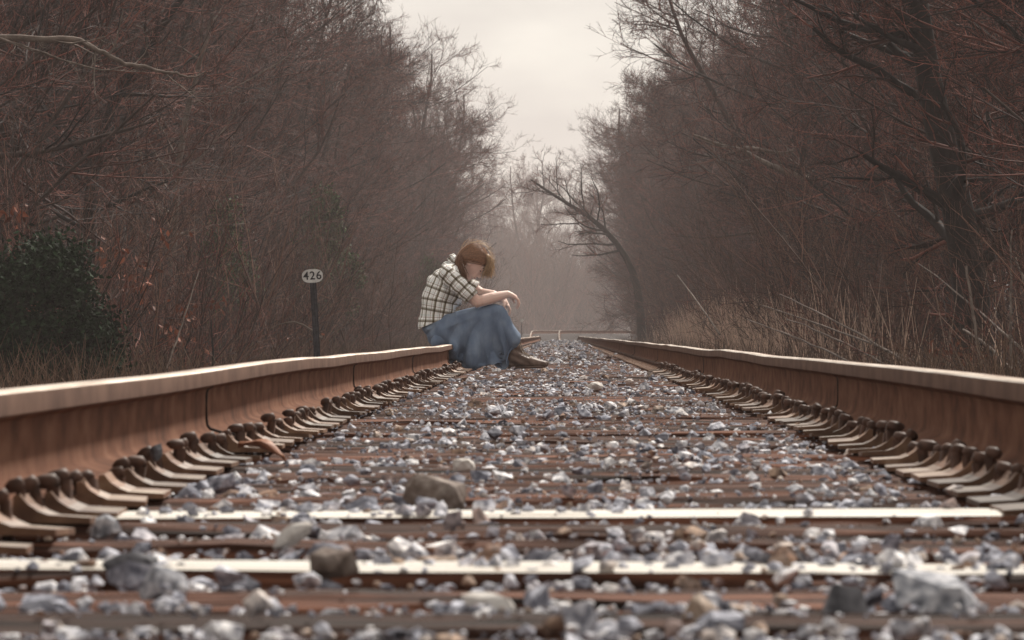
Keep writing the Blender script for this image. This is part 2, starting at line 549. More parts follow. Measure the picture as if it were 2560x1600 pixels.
N_TIES = 290
N_DETAIL = 75
far_plates = []
for k in range(-2, N_TIES):
    y = TIE_Y0 + TIE_SP * k + (random.uniform(-0.03, 0.03) if k > 8 else 0)
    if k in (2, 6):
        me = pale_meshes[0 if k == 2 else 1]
    else:
        me = tie_meshes[k % 9 if k % 2 else (k * 5) % 9]
    t = link('tie', me, track, (random.uniform(-0.04, 0.04), y, float(cz(y)) + (random.uniform(-0.012, 0.002) if k not in (2, 6) else 0.006)), (R(random.uniform(-1.2, 1.2)), R(random.uniform(-0.35, 0.35)), R(random.uniform(-1.3, 1.3))))
    if k in (2, 6): t['label'] = 'pale topped tie with sky glare painted into its smooth top'
    for s in (-1, 1):
        ox1, oz1 = rail_offset(s, np.array([y]))
        px = s * (GAUGE_IN + 0.0345) + float(ox1[0])
        sp = [(0.083, -0.055 + random.uniform(-0.015, 0.01)), (0.092, 0.05 + random.uniform(-0.02, 0.02))]
        if k < N_DETAIL:
            p = link('tie_plate', plate_meshes[s], t)
            p.location = (px - t.location.x, 0, 0.0008 - t.location.z)
            p.rotation_euler = (0, 0, R(random.uniform(-2, 2)))
            for (dx, dy) in sp:
                if random.random() < 0.13: continue
                q = link('spike', spike_meshes[s][random.randrange(4)], t)
                q.location = (px - s * (dx + random.uniform(-0.004, 0.006)) - t.location.x, dy, random.uniform(-0.006, 0.014) - t.location.z)
                q.rotation_euler = (R(random.uniform(-14, 14)), R(random.uniform(-12, 12)), R(random.uniform(-35, 35)))
                q.scale = (random.uniform(0.72, 1.05),) * 2 + (random.uniform(0.9, 1.15),)
        else:
            far_plates.append((s, px, y, float(cz(y)), sp))


def mesh_arrays(me):
    v = np.empty(len(me.vertices) * 3, np.float32); me.vertices.foreach_get('co', v)
    me.calc_loop_triangles()
    t = np.empty(len(me.loop_triangles) * 3, np.int32); me.loop_triangles.foreach_get('vertices', t)
    return v.reshape(-1, 3), t.reshape(-1, 3)


parts_p, parts_s = [], []
pa = {s: mesh_arrays(plate_meshes[s]) for s in (-1, 1)}
sa = {s: mesh_arrays(spike_meshes[s][0]) for s in (-1, 1)}
for (s, px, y, z, sp) in far_plates:
    v, t = pa[s]; parts_p.append((v + np.array([px, y, z + 0.001], np.float32), t))
    for (dx, dy) in sp:
        v, t = sa[s]; parts_s.append((v + np.array([px - s * dx, y + dy, z], np.float32), t))
for nm, pp, mt in (('tie_plate', parts_p, M['plate']), ('spike', parts_s, M['spike'])):
    v, f = join_parts(pp)
    o = link('far_' + nm, np_mesh('far_' + nm, v, f, [mt]), track)
    o['kind'] = 'stuff'


# ------------------------------------------------------------------ ballast stones
def hull_mesh(name, npts, seed, scale=(1, 0.8, 0.62), mt=None):
    r = np.random.default_rng(seed)
    p = r.normal(size=(npts, 3)); p /= np.linalg.norm(p, axis=1, keepdims=True)
    p *= r.uniform(0.62, 1.05, (npts, 1))
    p *= np.array(scale) * 0.5
    bm = bmesh.new()
    for q in p: bm.verts.new(q)
    g = bmesh.ops.convex_hull(bm, input=bm.verts)
    bmesh.ops.delete(bm, geom=[e for e in g['geom_interior'] if isinstance(e, bmesh.types.BMVert)], context='VERTS')
    bmesh.ops.triangulate(bm, faces=bm.faces)
    bmesh.ops.recalc_face_normals(bm, faces=bm.faces)
    me = bpy.data.meshes.new(name)
    bm.to_mesh(me); bm.free()
    if mt: me.materials.append(mt)
    return me


near_hulls = [hull_mesh('stone', 15, 300 + i, (1, random.uniform(0.6, 0.95), random.uniform(0.42, 0.7)), M['stone']) for i in range(20)]
far_hulls = [hull_mesh('stone_small', 11, 400 + i, (1, random.uniform(0.65, 0.95), random.uniform(0.5, 0.75))) for i in range(16)]


def stone_field():
    S = []                                             # x, y, z, size
    r = np.random.default_rng(77)
    bands = [(4.6, 16, 1000, 1.0), (16, 32, 640, 1.0), (32, 60, 360, 1.15), (60, 130, 90, 1.7), (130, 275, 22, 2.6)]
    for (y0, y1, dens, sc) in bands:
        n = int((y1 - y0) * 1.36 * dens)
        x = r.uniform(-0.66, 0.66, n); y = r.uniform(y0, y1, n)
        size = np.clip(np.exp(r.normal(-3.92, 0.48, n)), 0.010, 0.075) * sc
        tpos = (y - TIE_Y0) / TIE_SP
        on_tie = np.abs(tpos - np.round(tpos)) * TIE_SP < 0.118
        patch = np.clip(0.5 + 0.55 * snoise(x * 2.2 + 0.3 * y, 51, 0.5) + 0.45 * snoise(y - x, 52, 0.9), 0, 1.4)
        centre = np.exp(-((x - 0.12) / 0.42) ** 2)
        keep_p = np.where(on_tie, np.clip(0.01 + 0.28 * patch * (0.08 + centre), 0, 1), np.clip(0.35 + 0.70 * patch, 0, 1))
        pale = np.isin(np.round(tpos).astype(int), [2, 6]) & on_tie
        keep_p = np.where(pale, np.where(patch > 0.48, 0.70, 0.05), keep_p)
        keep_p = np.where((np.abs(x) > 0.555), keep_p * 0.30, keep_p)
        # smaller stones on ties
        size = np.where(on_tie, size * 0.82, size)
        k = r.uniform(size=n) < keep_p
        x, y, size, on_tie = x[k], y[k], size[k], on_tie[k]
        z = np.where(on_tie, 0.0 + size * 0.24, -0.026 + size * 0.2 + r.uniform(-0.010, 0.014, len(size)))
        S.append(np.stack([x + cx(y), y, z + cz(y), size], -1))
    # fine grit lying on the ties and between the stones
    n = 9000
    y = 5.2 + 24 * r.uniform(size=n) ** 1.5; x = r.uniform(-0.64, 0.64, n)
    size = r.uniform(0.004, 0.012, n)
    tpos = (y - TIE_Y0) / TIE_SP
    on_tie = np.abs(tpos - np.round(tpos)) * TIE_SP < 0.112
    S.append(np.stack([x, y, np.where(on_tie, -0.002, -0.026) + size * 0.2, size], -1))
    # shoulders outside the rails
    for sgn in (-1, 1):
        n = 5200
        y = 5 + 130 * r.uniform(size=n) ** 1.8; x = sgn * (0.9 + 1.7 * r.uniform(size=n))
        size = np.clip(np.exp(r.normal(-3.3, 0.4, n)), 0.015, 0.09) * (1 + y / 120)
        S.append(np.stack([x, y, bed_height(x) + size * 0.2, size], -1))
    return np.concatenate(S)


ST = stone_field()
# clear a spot for the boots and skirt
ap = ST[:, 3] / ST[:, 1] * np.where(np.abs(ST[:, 0]) < 0.7, 1, 0.01)
infr = (ST[:, 1] > 6.05) & (np.abs(ST[:, 0]) < 0.078 * ST[:, 1])
order = np.argsort(-(ap * infr))
big = order[:300]; rest = order[300:]
for i in big:
    x, y, z, s = ST[i]
    o = link('stone', near_hulls[int(i) % 20], bed, (x, y, z), (random.uniform(-.5, .5), random.uniform(-.5, .5), random.uniform(0, 6.28)), s)


def bake_stones(ids, hulls, name):
    r = np.random.default_rng(5)
    arr = [mesh_arrays(h) for h in hulls]
    vs, fs, n0 = [], [], 0
    which = r.integers(0, len(hulls), len(ids))
    for w in range(len(hulls)):
        sel = ids[which == w]
        if not len(sel): continue
        v, t = arr[w]
        a = r.uniform(0, 6.283, len(sel)); b = r.normal(0, 0.4, len(sel))
        ca, sa_, cb, sb = np.cos(a), np.sin(a), np.cos(b), np.sin(b)
        X = v[None, :, 0] * ca[:, None] - v[None, :, 1] * sa_[:, None]
        Y = v[None, :, 0] * sa_[:, None] + v[None, :, 1] * ca[:, None]
        Z = np.repeat(v[None, :, 2], len(sel), 0)
        Y2 = Y * cb[:, None] - Z * sb[:, None]; Z2 = Y * sb[:, None] + Z * cb[:, None]
        P = np.stack([X, Y2, Z2], -1) * ST[sel, 3][:, None, None] + ST[sel, :3][:, None, :]
        vs.append(P.reshape(-1, 3))
        fs.append((t[None] + (np.arange(len(sel)) * len(v))[:, None, None]).reshape(-1, 3) + n0)
        n0 += P.shape[0] * P.shape[1]
    o = link(name, np_mesh(name, np.concatenate(vs), np.concatenate(fs), [M['stone']]), bed)
    o['kind'] = 'stuff'
    return o


nearish = rest[ST[rest, 1] < 18]; farish = rest[ST[rest, 1] >= 18]
bake_stones(nearish, near_hulls, 'ballast_stone')
bake_stones(farish, far_hulls, 'far_ballast_stone')

ROCKS = [
    ((-0.17, 9.9, 0.018), 0.098, (1, .8, .86), 'rock_brown', 'large rounded brown rock standing alone on the ties in mid track', (0.1, 0.05, 0.2)),
    ((-0.165, 12.4, 0.012), 0.052, (1, .7, .66), 'rock_pale', 'blocky cream white rock just beyond the large brown rock', (0.2, 0.1, 0.6)),
    ((0.335, 6.5, 0.002), 0.104, (1, .8, .5), 'rock_grey', 'largest pale grey speckled rock near the lower right corner', (0.1, 0.25, 0.3)),
    ((0.245, 6.25, -0.005), 0.072, (.9, .7, 1), 'rock_dark', 'upright dark grey rock beside the largest pale grey rock', (0.3, 0.1, 1.2)),
    ((0.125, 6.18, -0.012), 0.062, (.9, .7, 1), 'rock_tan', 'upright beige rock at the bottom of the frame right of centre', (0.2, -0.2, 2.0)),
    ((-0.375, 6.75, 0.0), 0.062, (1, .8, .8), 'rock_grey', 'speckled grey rock in front of the nearest pale tie on the left', (0, 0.2, 0.9)),
    ((-0.225, 7.15, 0.012), 0.054, (1, .8, .75), 'rock_brown', 'dark brown rock sitting on the nearest pale tie', (0.2, 0, 0.4)),
    ((-0.305, 8.25, 0.010), 0.060, (1, .35, .4), 'rock_pale', 'narrow slanting white stone left of centre', (0.0, -0.6, 0.3)),
    ((-0.065, 6.5, -0.006), 0.055, (1, .5, .55), 'rock_pale', 'curved bone white stone at the bottom centre', (0.1, 0.3, 0.2)),
    ((-0.652, 11.6, 0.049), 0.034, (.7, .6, 1), 'rock_dark', 'small grey stone perched on the foot of the left rail', (0.1, 0.1, 0.5)),
    ((-0.43, 7.2, 0.010), 0.062, (1, .6, .45), 'rock_dark', 'flat dark edged rock lying on the left half of the nearest pale tie', (0, 0, 0.1)),
    ((-0.535, 8.45, 0.008), 0.050, (.8, .7, 1), 'rock_grey', 'square grey rock leaning against a tie plate at lower left', (0.2, 0.5, 0.3)),
    ((0.155, 30.5, 0.016), 0.085, (1, .7, .6), 'rock_pale', 'smooth white rock beyond mid track in front of the boots', (0, 0.1, 0.5)),
]
for i, (p, s, sh, mt, lab, rot) in enumerate(ROCKS):
    o = link('rock', hull_mesh('rock', 44, 600 + i, sh, M[mt]), None, p, rot, s)
    tag(o, lab, 'rock', 'loose rocks lying on the ties')

# dead leaf curled beside the left rail
def leaf_thing():
    V, F = [], []
    n = 9
    for i in range(n):
        t = i / (n - 1)
        w = 0.019 * math.sin(math.pi * min(1, t * 0.93 + 0.07)) ** 0.8
        for j, q in enumerate((-1, -0.5, 0, 0.5, 1)):
            V.append(((t - 0.5) * 0.095, q * w, 0.011 * (q * q) + 0.016 * math.sin(3 * t) - 0.012 * t + 0.003 * math.sin(9 * t + q * 3)))
    for i in range(n - 1):
        for j in range(4):
            a = i * 5 + j
            F.append([a, a + 1, a + 6, a + 5])
    me = bpy.data.meshes.new('dead_leaf'); me.from_pydata(V, [], F)
    me.materials.append(noise_mat('curled_leaf', [(0.3, (0.22, 0.085, 0.045)), (0.7, (0.42, 0.20, 0.12))], scale=40, detail=4, rough=0.6))
    for p in me.polygons: p.use_smooth = True
    o = link('dead_leaf', me, None, (-0.565, 13.6, 0.016), (0.1, 0.18, R(-12)))
    md = o.modifiers.new('thick', 'SOLIDIFY'); md.thickness = 0.0008
    tag(o, 'curled orange brown dead leaf lying beside the left tie plates', 'leaf')


leaf_thing()


# ------------------------------------------------------------------ bare trees
def nrm(v): return v / (np.linalg.norm(v, axis=-1, keepdims=True) + 1e-9)


def polyline(start, dirs, length, K, wander, up, r, bias=None):
    """grow B polylines; start (B,3) dirs (B,3) length (B,)"""
    B = len(start)
    pts = np.empty((B, K, 3)); pts[:, 0] = start
    d = nrm(dirs)
    step = (length / (K - 1))[:, None]
    for k in range(1, K):
        d = nrm(d + r.normal(0, wander, (B, 3)) + np.array([0, 0, up]) + (bias if bias is not None else 0))
        pts[:, k] = pts[:, k - 1] + d * step
    return pts


def children(pts, rad, n_each, t0, t1, angle, ratio, lenfall, K, wander, up, r, rr=0.55, rmin=0.003, bias=None, lens=None, minlen=0.12):
    """spawn n_each children on every parent polyline"""
    B, Kp, _ = pts.shape
    n = B * n_each
    pi = np.repeat(np.arange(B), n_each)
    t = r.uniform(t0, t1, n)
    f = t * (Kp - 1); i = np.minimum(f.astype(int), Kp - 2); w = (f - i)[:, None]
    start = pts[pi, i] * (1 - w) + pts[pi, i + 1] * w
    pd = nrm(pts[pi, i + 1] - pts[pi, i])
    pr = rad[pi, i] * (1 - w[:, 0]) + rad[pi, i + 1] * w[:, 0]
    q = r.normal(size=(n, 3)); q = nrm(q - (q * pd).sum(-1, keepdims=True) * pd)
    a = np.radians(r.normal(angle, angle * 0.25, n))[:, None]
    d = pd * np.cos(a) + q * np.sin(a)
    if bias is not None: d = nrm(d) + bias * 0.6
    plen = np.linalg.norm(pts[:, 1:] - pts[:, :-1], axis=-1).sum(1)[pi] if lens is None else lens[pi]
    L = np.maximum(plen * ratio * (1 - lenfall * t) * r.uniform(0.6, 1.25, n), minlen)
    cp = polyline(start, d, L, K, wander, up, r, None if bias is None else bias * 0.12)
    r0 = np.maximum(pr * rr, rmin)
    cr = r0[:, None] * np.linspace(1, 0.35, K)[None]
    return cp, np.maximum(cr, rmin * 0.6)


def make_tree(seed, H=12.0, r0=0.14, lean=(0.0, 0.0), limbs=26, low=0.12, toward=0.35, fine=1.0, twig_r=0.0055, sub=(9, 8, 4), limb_ratio=0.36, trunk_pts=None, forks=1):
    r = np.random.default_rng(seed)
    if trunk_pts is None:
        K = 14
        starts = np.repeat(np.array([[0, 0, -0.5]]), forks, 0) + np.concatenate([np.zeros((1, 3)), r.normal(0, 0.12, (forks - 1, 3)) * [1, 1, 0]])
        d0 = np.concatenate([np.array([[lean[0], lean[1], 1.0]]), np.concatenate([r.normal(0, 0.22, (forks - 1, 2)), np.ones((forks - 1, 1))], 1)])
        tp = polyline(starts, d0, np.full(forks, H) * np.concatenate([[1], r.uniform(0.65, 0.95, forks - 1)]), K, 0.05, 0.02, r)
    else:
        tp = np.array(trunk_pts, float)[None]; K = tp.shape[1]; forks = 1
    tr = np.repeat((r0 * (np.linspace(1, 0.12, K) ** 0.8))[None], forks, 0) * np.concatenate([[1], np.full(forks - 1, 0.75)])[:, None]
    b = np.array([toward, 0, 0.0])
    l1, r1 = children(tp, tr, limbs, low, 0.99, 62, limb_ratio, 0.55, 8, 0.10, 0.055, r, rr=0.42, rmin=0.012, bias=b)
    l2, r2 = children(l1, r1, sub[0], 0.12, 1.0, 42, 0.50, 0.35, 6, 0.12, 0.05, r, rr=0.5, rmin=0.007)
    l3, r3 = children(l2, r2, sub[1], 0.1, 1.0, 40, 0.52, 0.30, 4, 0.13, 0.06, r, rr=0.6, rmin=twig_r, minlen=0.2)
    parts = [tubes(l2, r2, 4), tubes(l3, r3, 3)]
    if sub[2]:
        l4, r4 = children(l3, r3, sub[2], 0.15, 1.0, 38, 0.62, 0.25, 3, 0.12, 0.07, r, rr=0.8, rmin=twig_r * 0.75, minlen=0.16)
        parts.append(tubes(l4, r4, 3))
    tv, tf = join_parts([tubes(tp, tr, 9), tubes(l1, r1, 5)])
    cv, cf = join_parts(parts)
    return (tv, tf), (cv, cf)


def tree_meshes(seed, bark='bark', twig='twig', **kw):
    (tv, tf), (cv, cf) = make_tree(seed, **kw)
    return np_mesh('trunk', tv, tf, [M[bark]], True), np_mesh('crown', cv, cf, [M[twig]], True)


PROTO = [
    tree_meshes(1, H=12.5, r0=0.15, limbs=26, toward=0.40, lean=(0.06, 0)),
    tree_meshes(2, H=11.0, r0=0.12, limbs=26, toward=0.45, lean=(0.12, 0.05), low=0.08),
    tree_meshes(3, H=13.0, r0=0.17, limbs=28, toward=0.30, bark='bark_dark'),
    tree_meshes(4, H=10.0, r0=0.10, limbs=24, toward=0.5, lean=(0.10, -0.08), low=0.06),
    tree_meshes(5, H=12.0, r0=0.13, limbs=24, toward=0.35, lean=(-0.05, 0.05), low=0.18, bark='bark_dark'),
    tree_meshes(6, H=9.0, r0=0.08, limbs=22, toward=0.45, low=0.04, forks=1, lean=(0.15, 0.0)),
]


def make_shrub(seed, H=3.0, stems=16, spread=0.45, sub=(7, 5), r0=0.012, twig_r=0.004, base=0.35):
    r = np.random.default_rng(seed)
    st = np.concatenate([r.normal(0, base, (stems, 2)), np.full((stems, 1), -0.4)], 1)
    d = np.concatenate([r.normal(0, spread, (stems, 2)), np.ones((stems, 1))], 1)
    p = polyline(st, d, (H + 0.4) * r.uniform(0.55, 1.1, stems), 8, 0.07, 0.01, r)
    rad = np.repeat((r0 * np.linspace(1, 0.3, 8))[None], stems, 0) * r.uniform(0.6, 1.4, (stems, 1))
    l1, r1 = children(p, rad, sub[0], 0.2, 1.0, 32, 0.36, 0.4, 5, 0.1, 0.05, r, rr=0.6, rmin=twig_r)
    l2, r2 = children(l1, r1, sub[1], 0.15, 1.0, 34, 0.5, 0.3, 3, 0.1, 0.06, r, rr=0.75, rmin=twig_r * 0.8, minlen=0.12)
    return tubes(p, rad, 5), join_parts([tubes(l1, r1, 3), tubes(l2, r2, 3)])


def shrub_meshes(seed, **kw):
    (sv, sf), (tv, tf) = make_shrub(seed, **kw)
    return np_mesh('stem', sv, sf, [M['twig_grey']], True), np_mesh('twigs', tv, tf, [M['twig_grey' if seed % 2 else 'twig']], True)


SHRUB = [shrub_meshes(11, H=3.2, stems=18, sub=(8, 6)), shrub_meshes(12, H=2.4, stems=22, spread=0.5, sub=(8, 6)), shrub_meshes(13, H=3.8, stems=14, sub=(9, 7), r0=0.016),
         shrub_meshes(14, H=1.8, stems=26, spread=0.6, sub=(7, 5))]


def put_tree(name, meshes, loc, rz, scale, label, cat, group, parts=('trunk', 'crown')):
    t = empty(name, loc, rz)
    t.scale = (scale,) * 3 if not hasattr(scale, '__len__') else scale
    for nm, me in zip(parts, meshes):
        link(nm, me, t)
    tag(t, label, cat, group)
    return t


def ground_z(x, y):
    return float(cz(min(max(y, -10), 440))) - 0.42 + 0.12 * float(sm((abs(x) - 5) / 10))


tr = np.random.default_rng(8)


def wood(side):
    """rows of bare trees from the track edge inwards"""
    n = 0
    x_edge = 7.75 if side < 0 else 6.7
    rows = [(0.0, 62, 428, 3.6), (3.4, 95, 430, 4.8), (7.2, 130, 420, 7.5), (12.0, 185, 430, 19.0)]
    for ri, (dx, y0, y1, step) in enumerate(rows):
        y = y0 + tr.uniform(0, 2)
        while y < y1:
            x = side * (x_edge + dx + tr.uniform(-0.9, 1.1))
            x -= side * (0.5 if side < 0 else 2.2) * float(sm((y - 230) / 190))
            if side > 0 and y > 360: x += max(0.0, float(cx(y))) + 0.5
            s = tr.uniform(0.84, 1.14)
            if side > 0 and y < 82 and abs(x / y - 0.057) < 0.02:
                y += 2.0; continue
            which = int(tr.integers(0, 6))
            rz = (0 if side < 0 else math.pi) + tr.normal(0, 0.5)
            where = 'left' if side < 0 else 'right'
            depth = ['standing at the track edge', 'in the second row behind the edge', 'deeper in the wood', 'far back in the wood'][ri]
            put_tree('bare_tree', PROTO[which], (x, y, ground_z(x, y)), rz, s,
                     f'leafless brown tree {depth} on the {where} of the track', 'tree', f'leafless trees {depth} on the {where}')
            n += 1
            y += step * tr.uniform(0.7, 1.35) * (1 + y / 420)
    return n


n_l, n_r = wood(-1), wood(1)

# trees closing the far end of the cutting
for i in range(70):
    y = 800 + 170 * tr.uniform()
    x = tr.uniform(-42, 40)
    put_tree('bare_tree', PROTO[i % 6], (x, y, ground_z(x, y)), tr.uniform(0, 6.28), tr.uniform(1.25, 1.75),
             'hazy leafless tree closing off the far end of the track', 'tree', 'leafless trees closing the far end')

for i in range(110):
    y = 720 + 150 * tr.uniform(); x = tr.uniform(-26, 26)
    put_tree('shrub', SHRUB[i % 3], (x, y, ground_z(x, y)), tr.uniform(0, 6.28), tr.uniform(2.6, 4.2),
             'tall hazy thicket shrub at the far end of the track', 'shrub', 'thicket shrubs at the far end', ('stem', 'twig'))
for i in range(9):
    y = 190 + 11 * i + tr.uniform(-3, 3); x = 6.3 + tr.uniform(-0.3, 1.0)
    put_tree('bare_tree', PROTO[(3, 5, 1)[i % 3]], (x, y, ground_z(x, y)), math.pi + tr.normal(0, 0.3), tr.uniform(0.95, 1.15),
             'leafless bushy tree of the right hand wall below the sky gap', 'tree', 'bushy leafless trees of the right hand wall')
# taller trees pressing in from the right where the track bends
for i in range(12):
    y = 270 + 11 * i + tr.uniform(-3, 3); x = 5.3 + tr.uniform(-0.4, 1.6) + max(0, float(cx(y)))
    put_tree('bare_tree', PROTO[(1, 3, 5, 0)[i % 4]], (x, y, ground_z(x, y)), math.pi + tr.normal(0, 0.3), tr.uniform(0.9, 1.2),
             'leafless tree leaning over the track bend on the right', 'tree', 'leafless trees leaning over the far bend')
# shrubs along both edges
for side in (-1, 1):
    where = 'left' if side < 0 else 'right'
    y = 52.0
    while y < 330:
        for row in (0, 1):
            x = side * ((4.55 if side < 0 else 4.15) + row * 1.3 + tr.uniform(-0.35, 0.5))
            if side < 0 and y < 64: continue
            if side > 0 and y < 82 and abs(x / y - 0.057) < 0.009: continue
            put_tree('shrub', SHRUB[int(tr.integers(0, 4))], (x, y + row, ground_z(x, y)), tr.uniform(0, 6.28), tr.uniform(0.6, 1.1),
                     f'leafless thin stemmed shrub of the dense thicket on the {where} of the track', 'shrub', f'shrubs of the thicket on the {where}', ('stem', 'twig'))
        y += tr.uniform(2.2, 3.8) * (1 + y / 110)

# ------------------------------------------------------------------ dry grass verge
def grass():
    r = np.random.default_rng(91)
    n = 26000
    side = np.where(r.uniform(size=n) < 0.5, -1, 1)
    y = 44 + 250 * r.uniform(size=n) ** 1.6
    x = side * (np.where(side < 0, 2.95, 2.75) + np.abs(r.normal(0, 1.1, n)))
    clump = snoise(x * 1.3 + 11 * side, 61, 0.8) + snoise(y, 62, 2.2)
    h = r.uniform(0.15, 0.6, n) * (1 + 0.45 * clump)
    h = np.maximum(h, 0.1)
    z = cz(y) - 0.43 + 0.12 * sm((np.abs(x) - 5) / 10)
    d = np.stack([r.normal(0, 0.35, n), r.normal(0, 0.35, n), np.ones(n)], -1)
    p = polyline(np.stack([x, y, z], -1), d, h, 4, 0.13, -0.06, r)
    w = (0.0035 + 0.00003 * y)[:, None] * np.array([1, 0.9, 0.6, 0.2])[None]
    v, f = tubes(p, w, 3)
    o = link('dry_grass', np_mesh('dry_grass', v, f, [M['straw']], True))
    tag(o, 'dry straw coloured grass along both edges of the ballast', 'grass', None, 'stuff')


grass()


def tall_grass():
    r = np.random.default_rng(92)
    n = 9000
    y = r.normal(165, 32, n); x = 3.1 + np.abs(r.normal(0, 0.95, n))
    z = cz(y) - 0.43
    h = r.uniform(0.5, 1.35, n) * (1 + 0.3 * snoise(y + x, 63, 3.0))
    d = np.stack([r.normal(0, 0.16, n), r.normal(0, 0.16, n), np.ones(n)], -1)
    p = polyline(np.stack([x, y, z], -1), d, h, 5, 0.07, -0.01, r)
    w = np.full((n, 1), 0.006) * np.array([1, 0.95, 0.8, 0.6, 0.3])[None]
    v, f = tubes(p, w, 3)
    m = vary(mat('tan_reed_stems', (0.58, 0.41, 0.32), 0.85), 0.5, 1.5, 'island')
    o = link('tall_grass', np_mesh('tall_grass', v, f, [m], True))
    tag(o, 'tall pinkish tan dry grass beyond the right rail', 'grass', None, 'stuff')


tall_grass()
# ------------------------------------------------------------------ particular trees and plants
PXM = 16920.0                     # focal length in units of the survey sketch


def at(px, py, y):
    """surveyed point: bearing and height as sighted from the lens, at its own distance y"""
    return np.array([(px - 1321.0) * y / PXM, y, CAM_H + (790.0 - py) * y / PXM])


def surveyed_tree(name, pts, y, label, seed, dy=0.0, bark='bark', twig='twig', **kw):
    P = np.array([at(px, py, y + dy * i) for i, (px, py) in enumerate(pts)])
    base = P[0].copy(); base[2] = ground_z(base[0], y)
    P = P - base
    P = np.concatenate([[[P[0][0], 0, -0.5]], P])
    # resample smoothly
    t = np.linspace(0, len(P) - 1, 15); i = np.minimum(t.astype(int), len(P) - 2); w = (t - i)[:, None]
    Q = P[i] * (1 - w) + P[i + 1] * w
    Q[1:-1] = (Q[:-2] + 2 * Q[1:-1] + Q[2:]) / 4
    me = tree_meshes(seed, bark=bark, twig=twig, trunk_pts=Q, **kw)
    return put_tree(name, me, tuple(base), 0, 1.0, label, 'tree', None)


surveyed_tree('leaning_tree', [(2300, 830), (2296, 700), (2284, 600), (2255, 450), (2215, 300), (2180, 120), (2160, -50), (2130, -300), (2090, -650), (2060, -1000)], 80.0,
              'thick dark leaning trunk on the right with crooked bare limbs', 201, bark='bark_dark', r0=0.25, limbs=20, low=0.18, toward=-0.35, limb_ratio=0.24, sub=(7, 6, 3))
surveyed_tree('arching_tree', [(1516, 815), (1514, 740), (1506, 670), (1480, 605), (1436, 548), (1385, 505), (1320, 470), (1255, 425)], 262.0,
              'tree arching leftwards over the far track with a curved dark trunk', 202, bark='bark_dark', r0=0.19, limbs=20, low=0.45, toward=-0.3, limb_ratio=0.34, sub=(6, 6, 3))
surveyed_tree('leaning_tree', [(1915, 820), (1880, 680), (1830, 520), (1765, 370), (1700, 240), (1655, 165), (1610, 90), (1580, 0), (1560, -90)], 165.0,
              'slender trunk slanting up to the left across the right hand wood', 203, r0=0.12, limbs=22, low=0.3, toward=-0.35, limb_ratio=0.3, sub=(7, 6, 3))
surveyed_tree('leaning_tree', [(395, 850), (402, 700), (410, 560), (416, 430), (430, 300), (470, 150), (520, -20), (560, -250), (580, -500)], 105.0,
              'straight tan trunk rising behind the red leaved saplings on the left', 204, bark='bark_pale', r0=0.075, limbs=18, low=0.3, toward=0.35, limb_ratio=0.24, sub=(7, 6, 3))
surveyed_tree('leaning_tree', [(210, 840), (214, 640), (206, 470), (235, 300), (300, 180), (380, 60), (470, -60), (600, -240)], 92.0,
              'pair of dark stems behind the evergreen bush on the left', 205, bark='bark_dark', r0=0.12, limbs=18, low=0.25, toward=0.4, limb_ratio=0.26, sub=(7, 6, 3))


def limb_mesh(name, paths, y, mt, twigs=0, seed=1):
    parts = []
    r = np.random.default_rng(seed)
    for pts, ra, rb in paths:
        P = np.array([at(a, b, y) for a, b in pts])
        P[:, 1] += np.linspace(0, 0.4, len(P)) + r.normal(0, 0.03, len(P))
        t = np.linspace(0, len(P) - 1, 3 * len(P)); i = np.minimum(t.astype(int), len(P) - 2); w = (t - i)[:, None]
        Q = P[i] * (1 - w) + P[i + 1] * w
        Q[1:-1] = (Q[:-2] + 2 * Q[1:-1] + Q[2:]) / 4
        Q[1:-1] += r.normal(0, 0.004, (len(Q) - 2, 3))
        rad = np.linspace(ra, rb, len(Q))
        parts.append(tubes(Q[None], rad[None], 7))
        if twigs:
            l, rr_ = children(Q[None], rad[None], twigs, 0.1, 1.0, 60, 0.22, 0.2, 6, 0.16, 0.10, r, rr=0.4, rmin=0.004)
            l2, rr2 = children(l, rr_, 4, 0.2, 1, 40, 0.5, 0.2, 4, 0.15, 0.08, r, rr=0.6, rmin=0.003)
            parts += [tubes(l, rr_, 4), tubes(l2, rr2, 3)]
    v, f = join_parts(parts)
    return v, f


# tree just outside the frame whose pale limb reaches in at the upper left
base = np.array([-6.05, 70.0, ground_z(-6, 70)])
(tv, tf), (cv, cf) = make_tree(210, H=11, r0=0.17, limbs=14, low=0.5, toward=0.3, sub=(7, 6, 3))
t = empty('bare_tree', tuple(base))
link('trunk', np_mesh('trunk', tv, tf, [M['bark']], True), t)
link('crown', np_mesh('crown', cv, cf, [M['twig']], True), t)
v, f = limb_mesh('limb', [([(-140, 120), (-60, 92), (0, 87), (90, 92), (185, 91), (215, 112), (255, 128), (290, 150), (345, 156), (380, 168), (410, 170), (430, 177), (455, 181), (482, 165)], 0.040, 0.006),
                          ([(-20, 86), (60, 108), (120, 132), (190, 152), (240, 166), (285, 152)], 0.016, 0.005)], 69.2, 'bark_pale', 7, 3)
o = link('limb', np_mesh('limb', v - base, f, [M['bark_pale']], True), t)
tag(t, 'tree at the far left whose pale crooked limb reaches in near the top', 'tree')

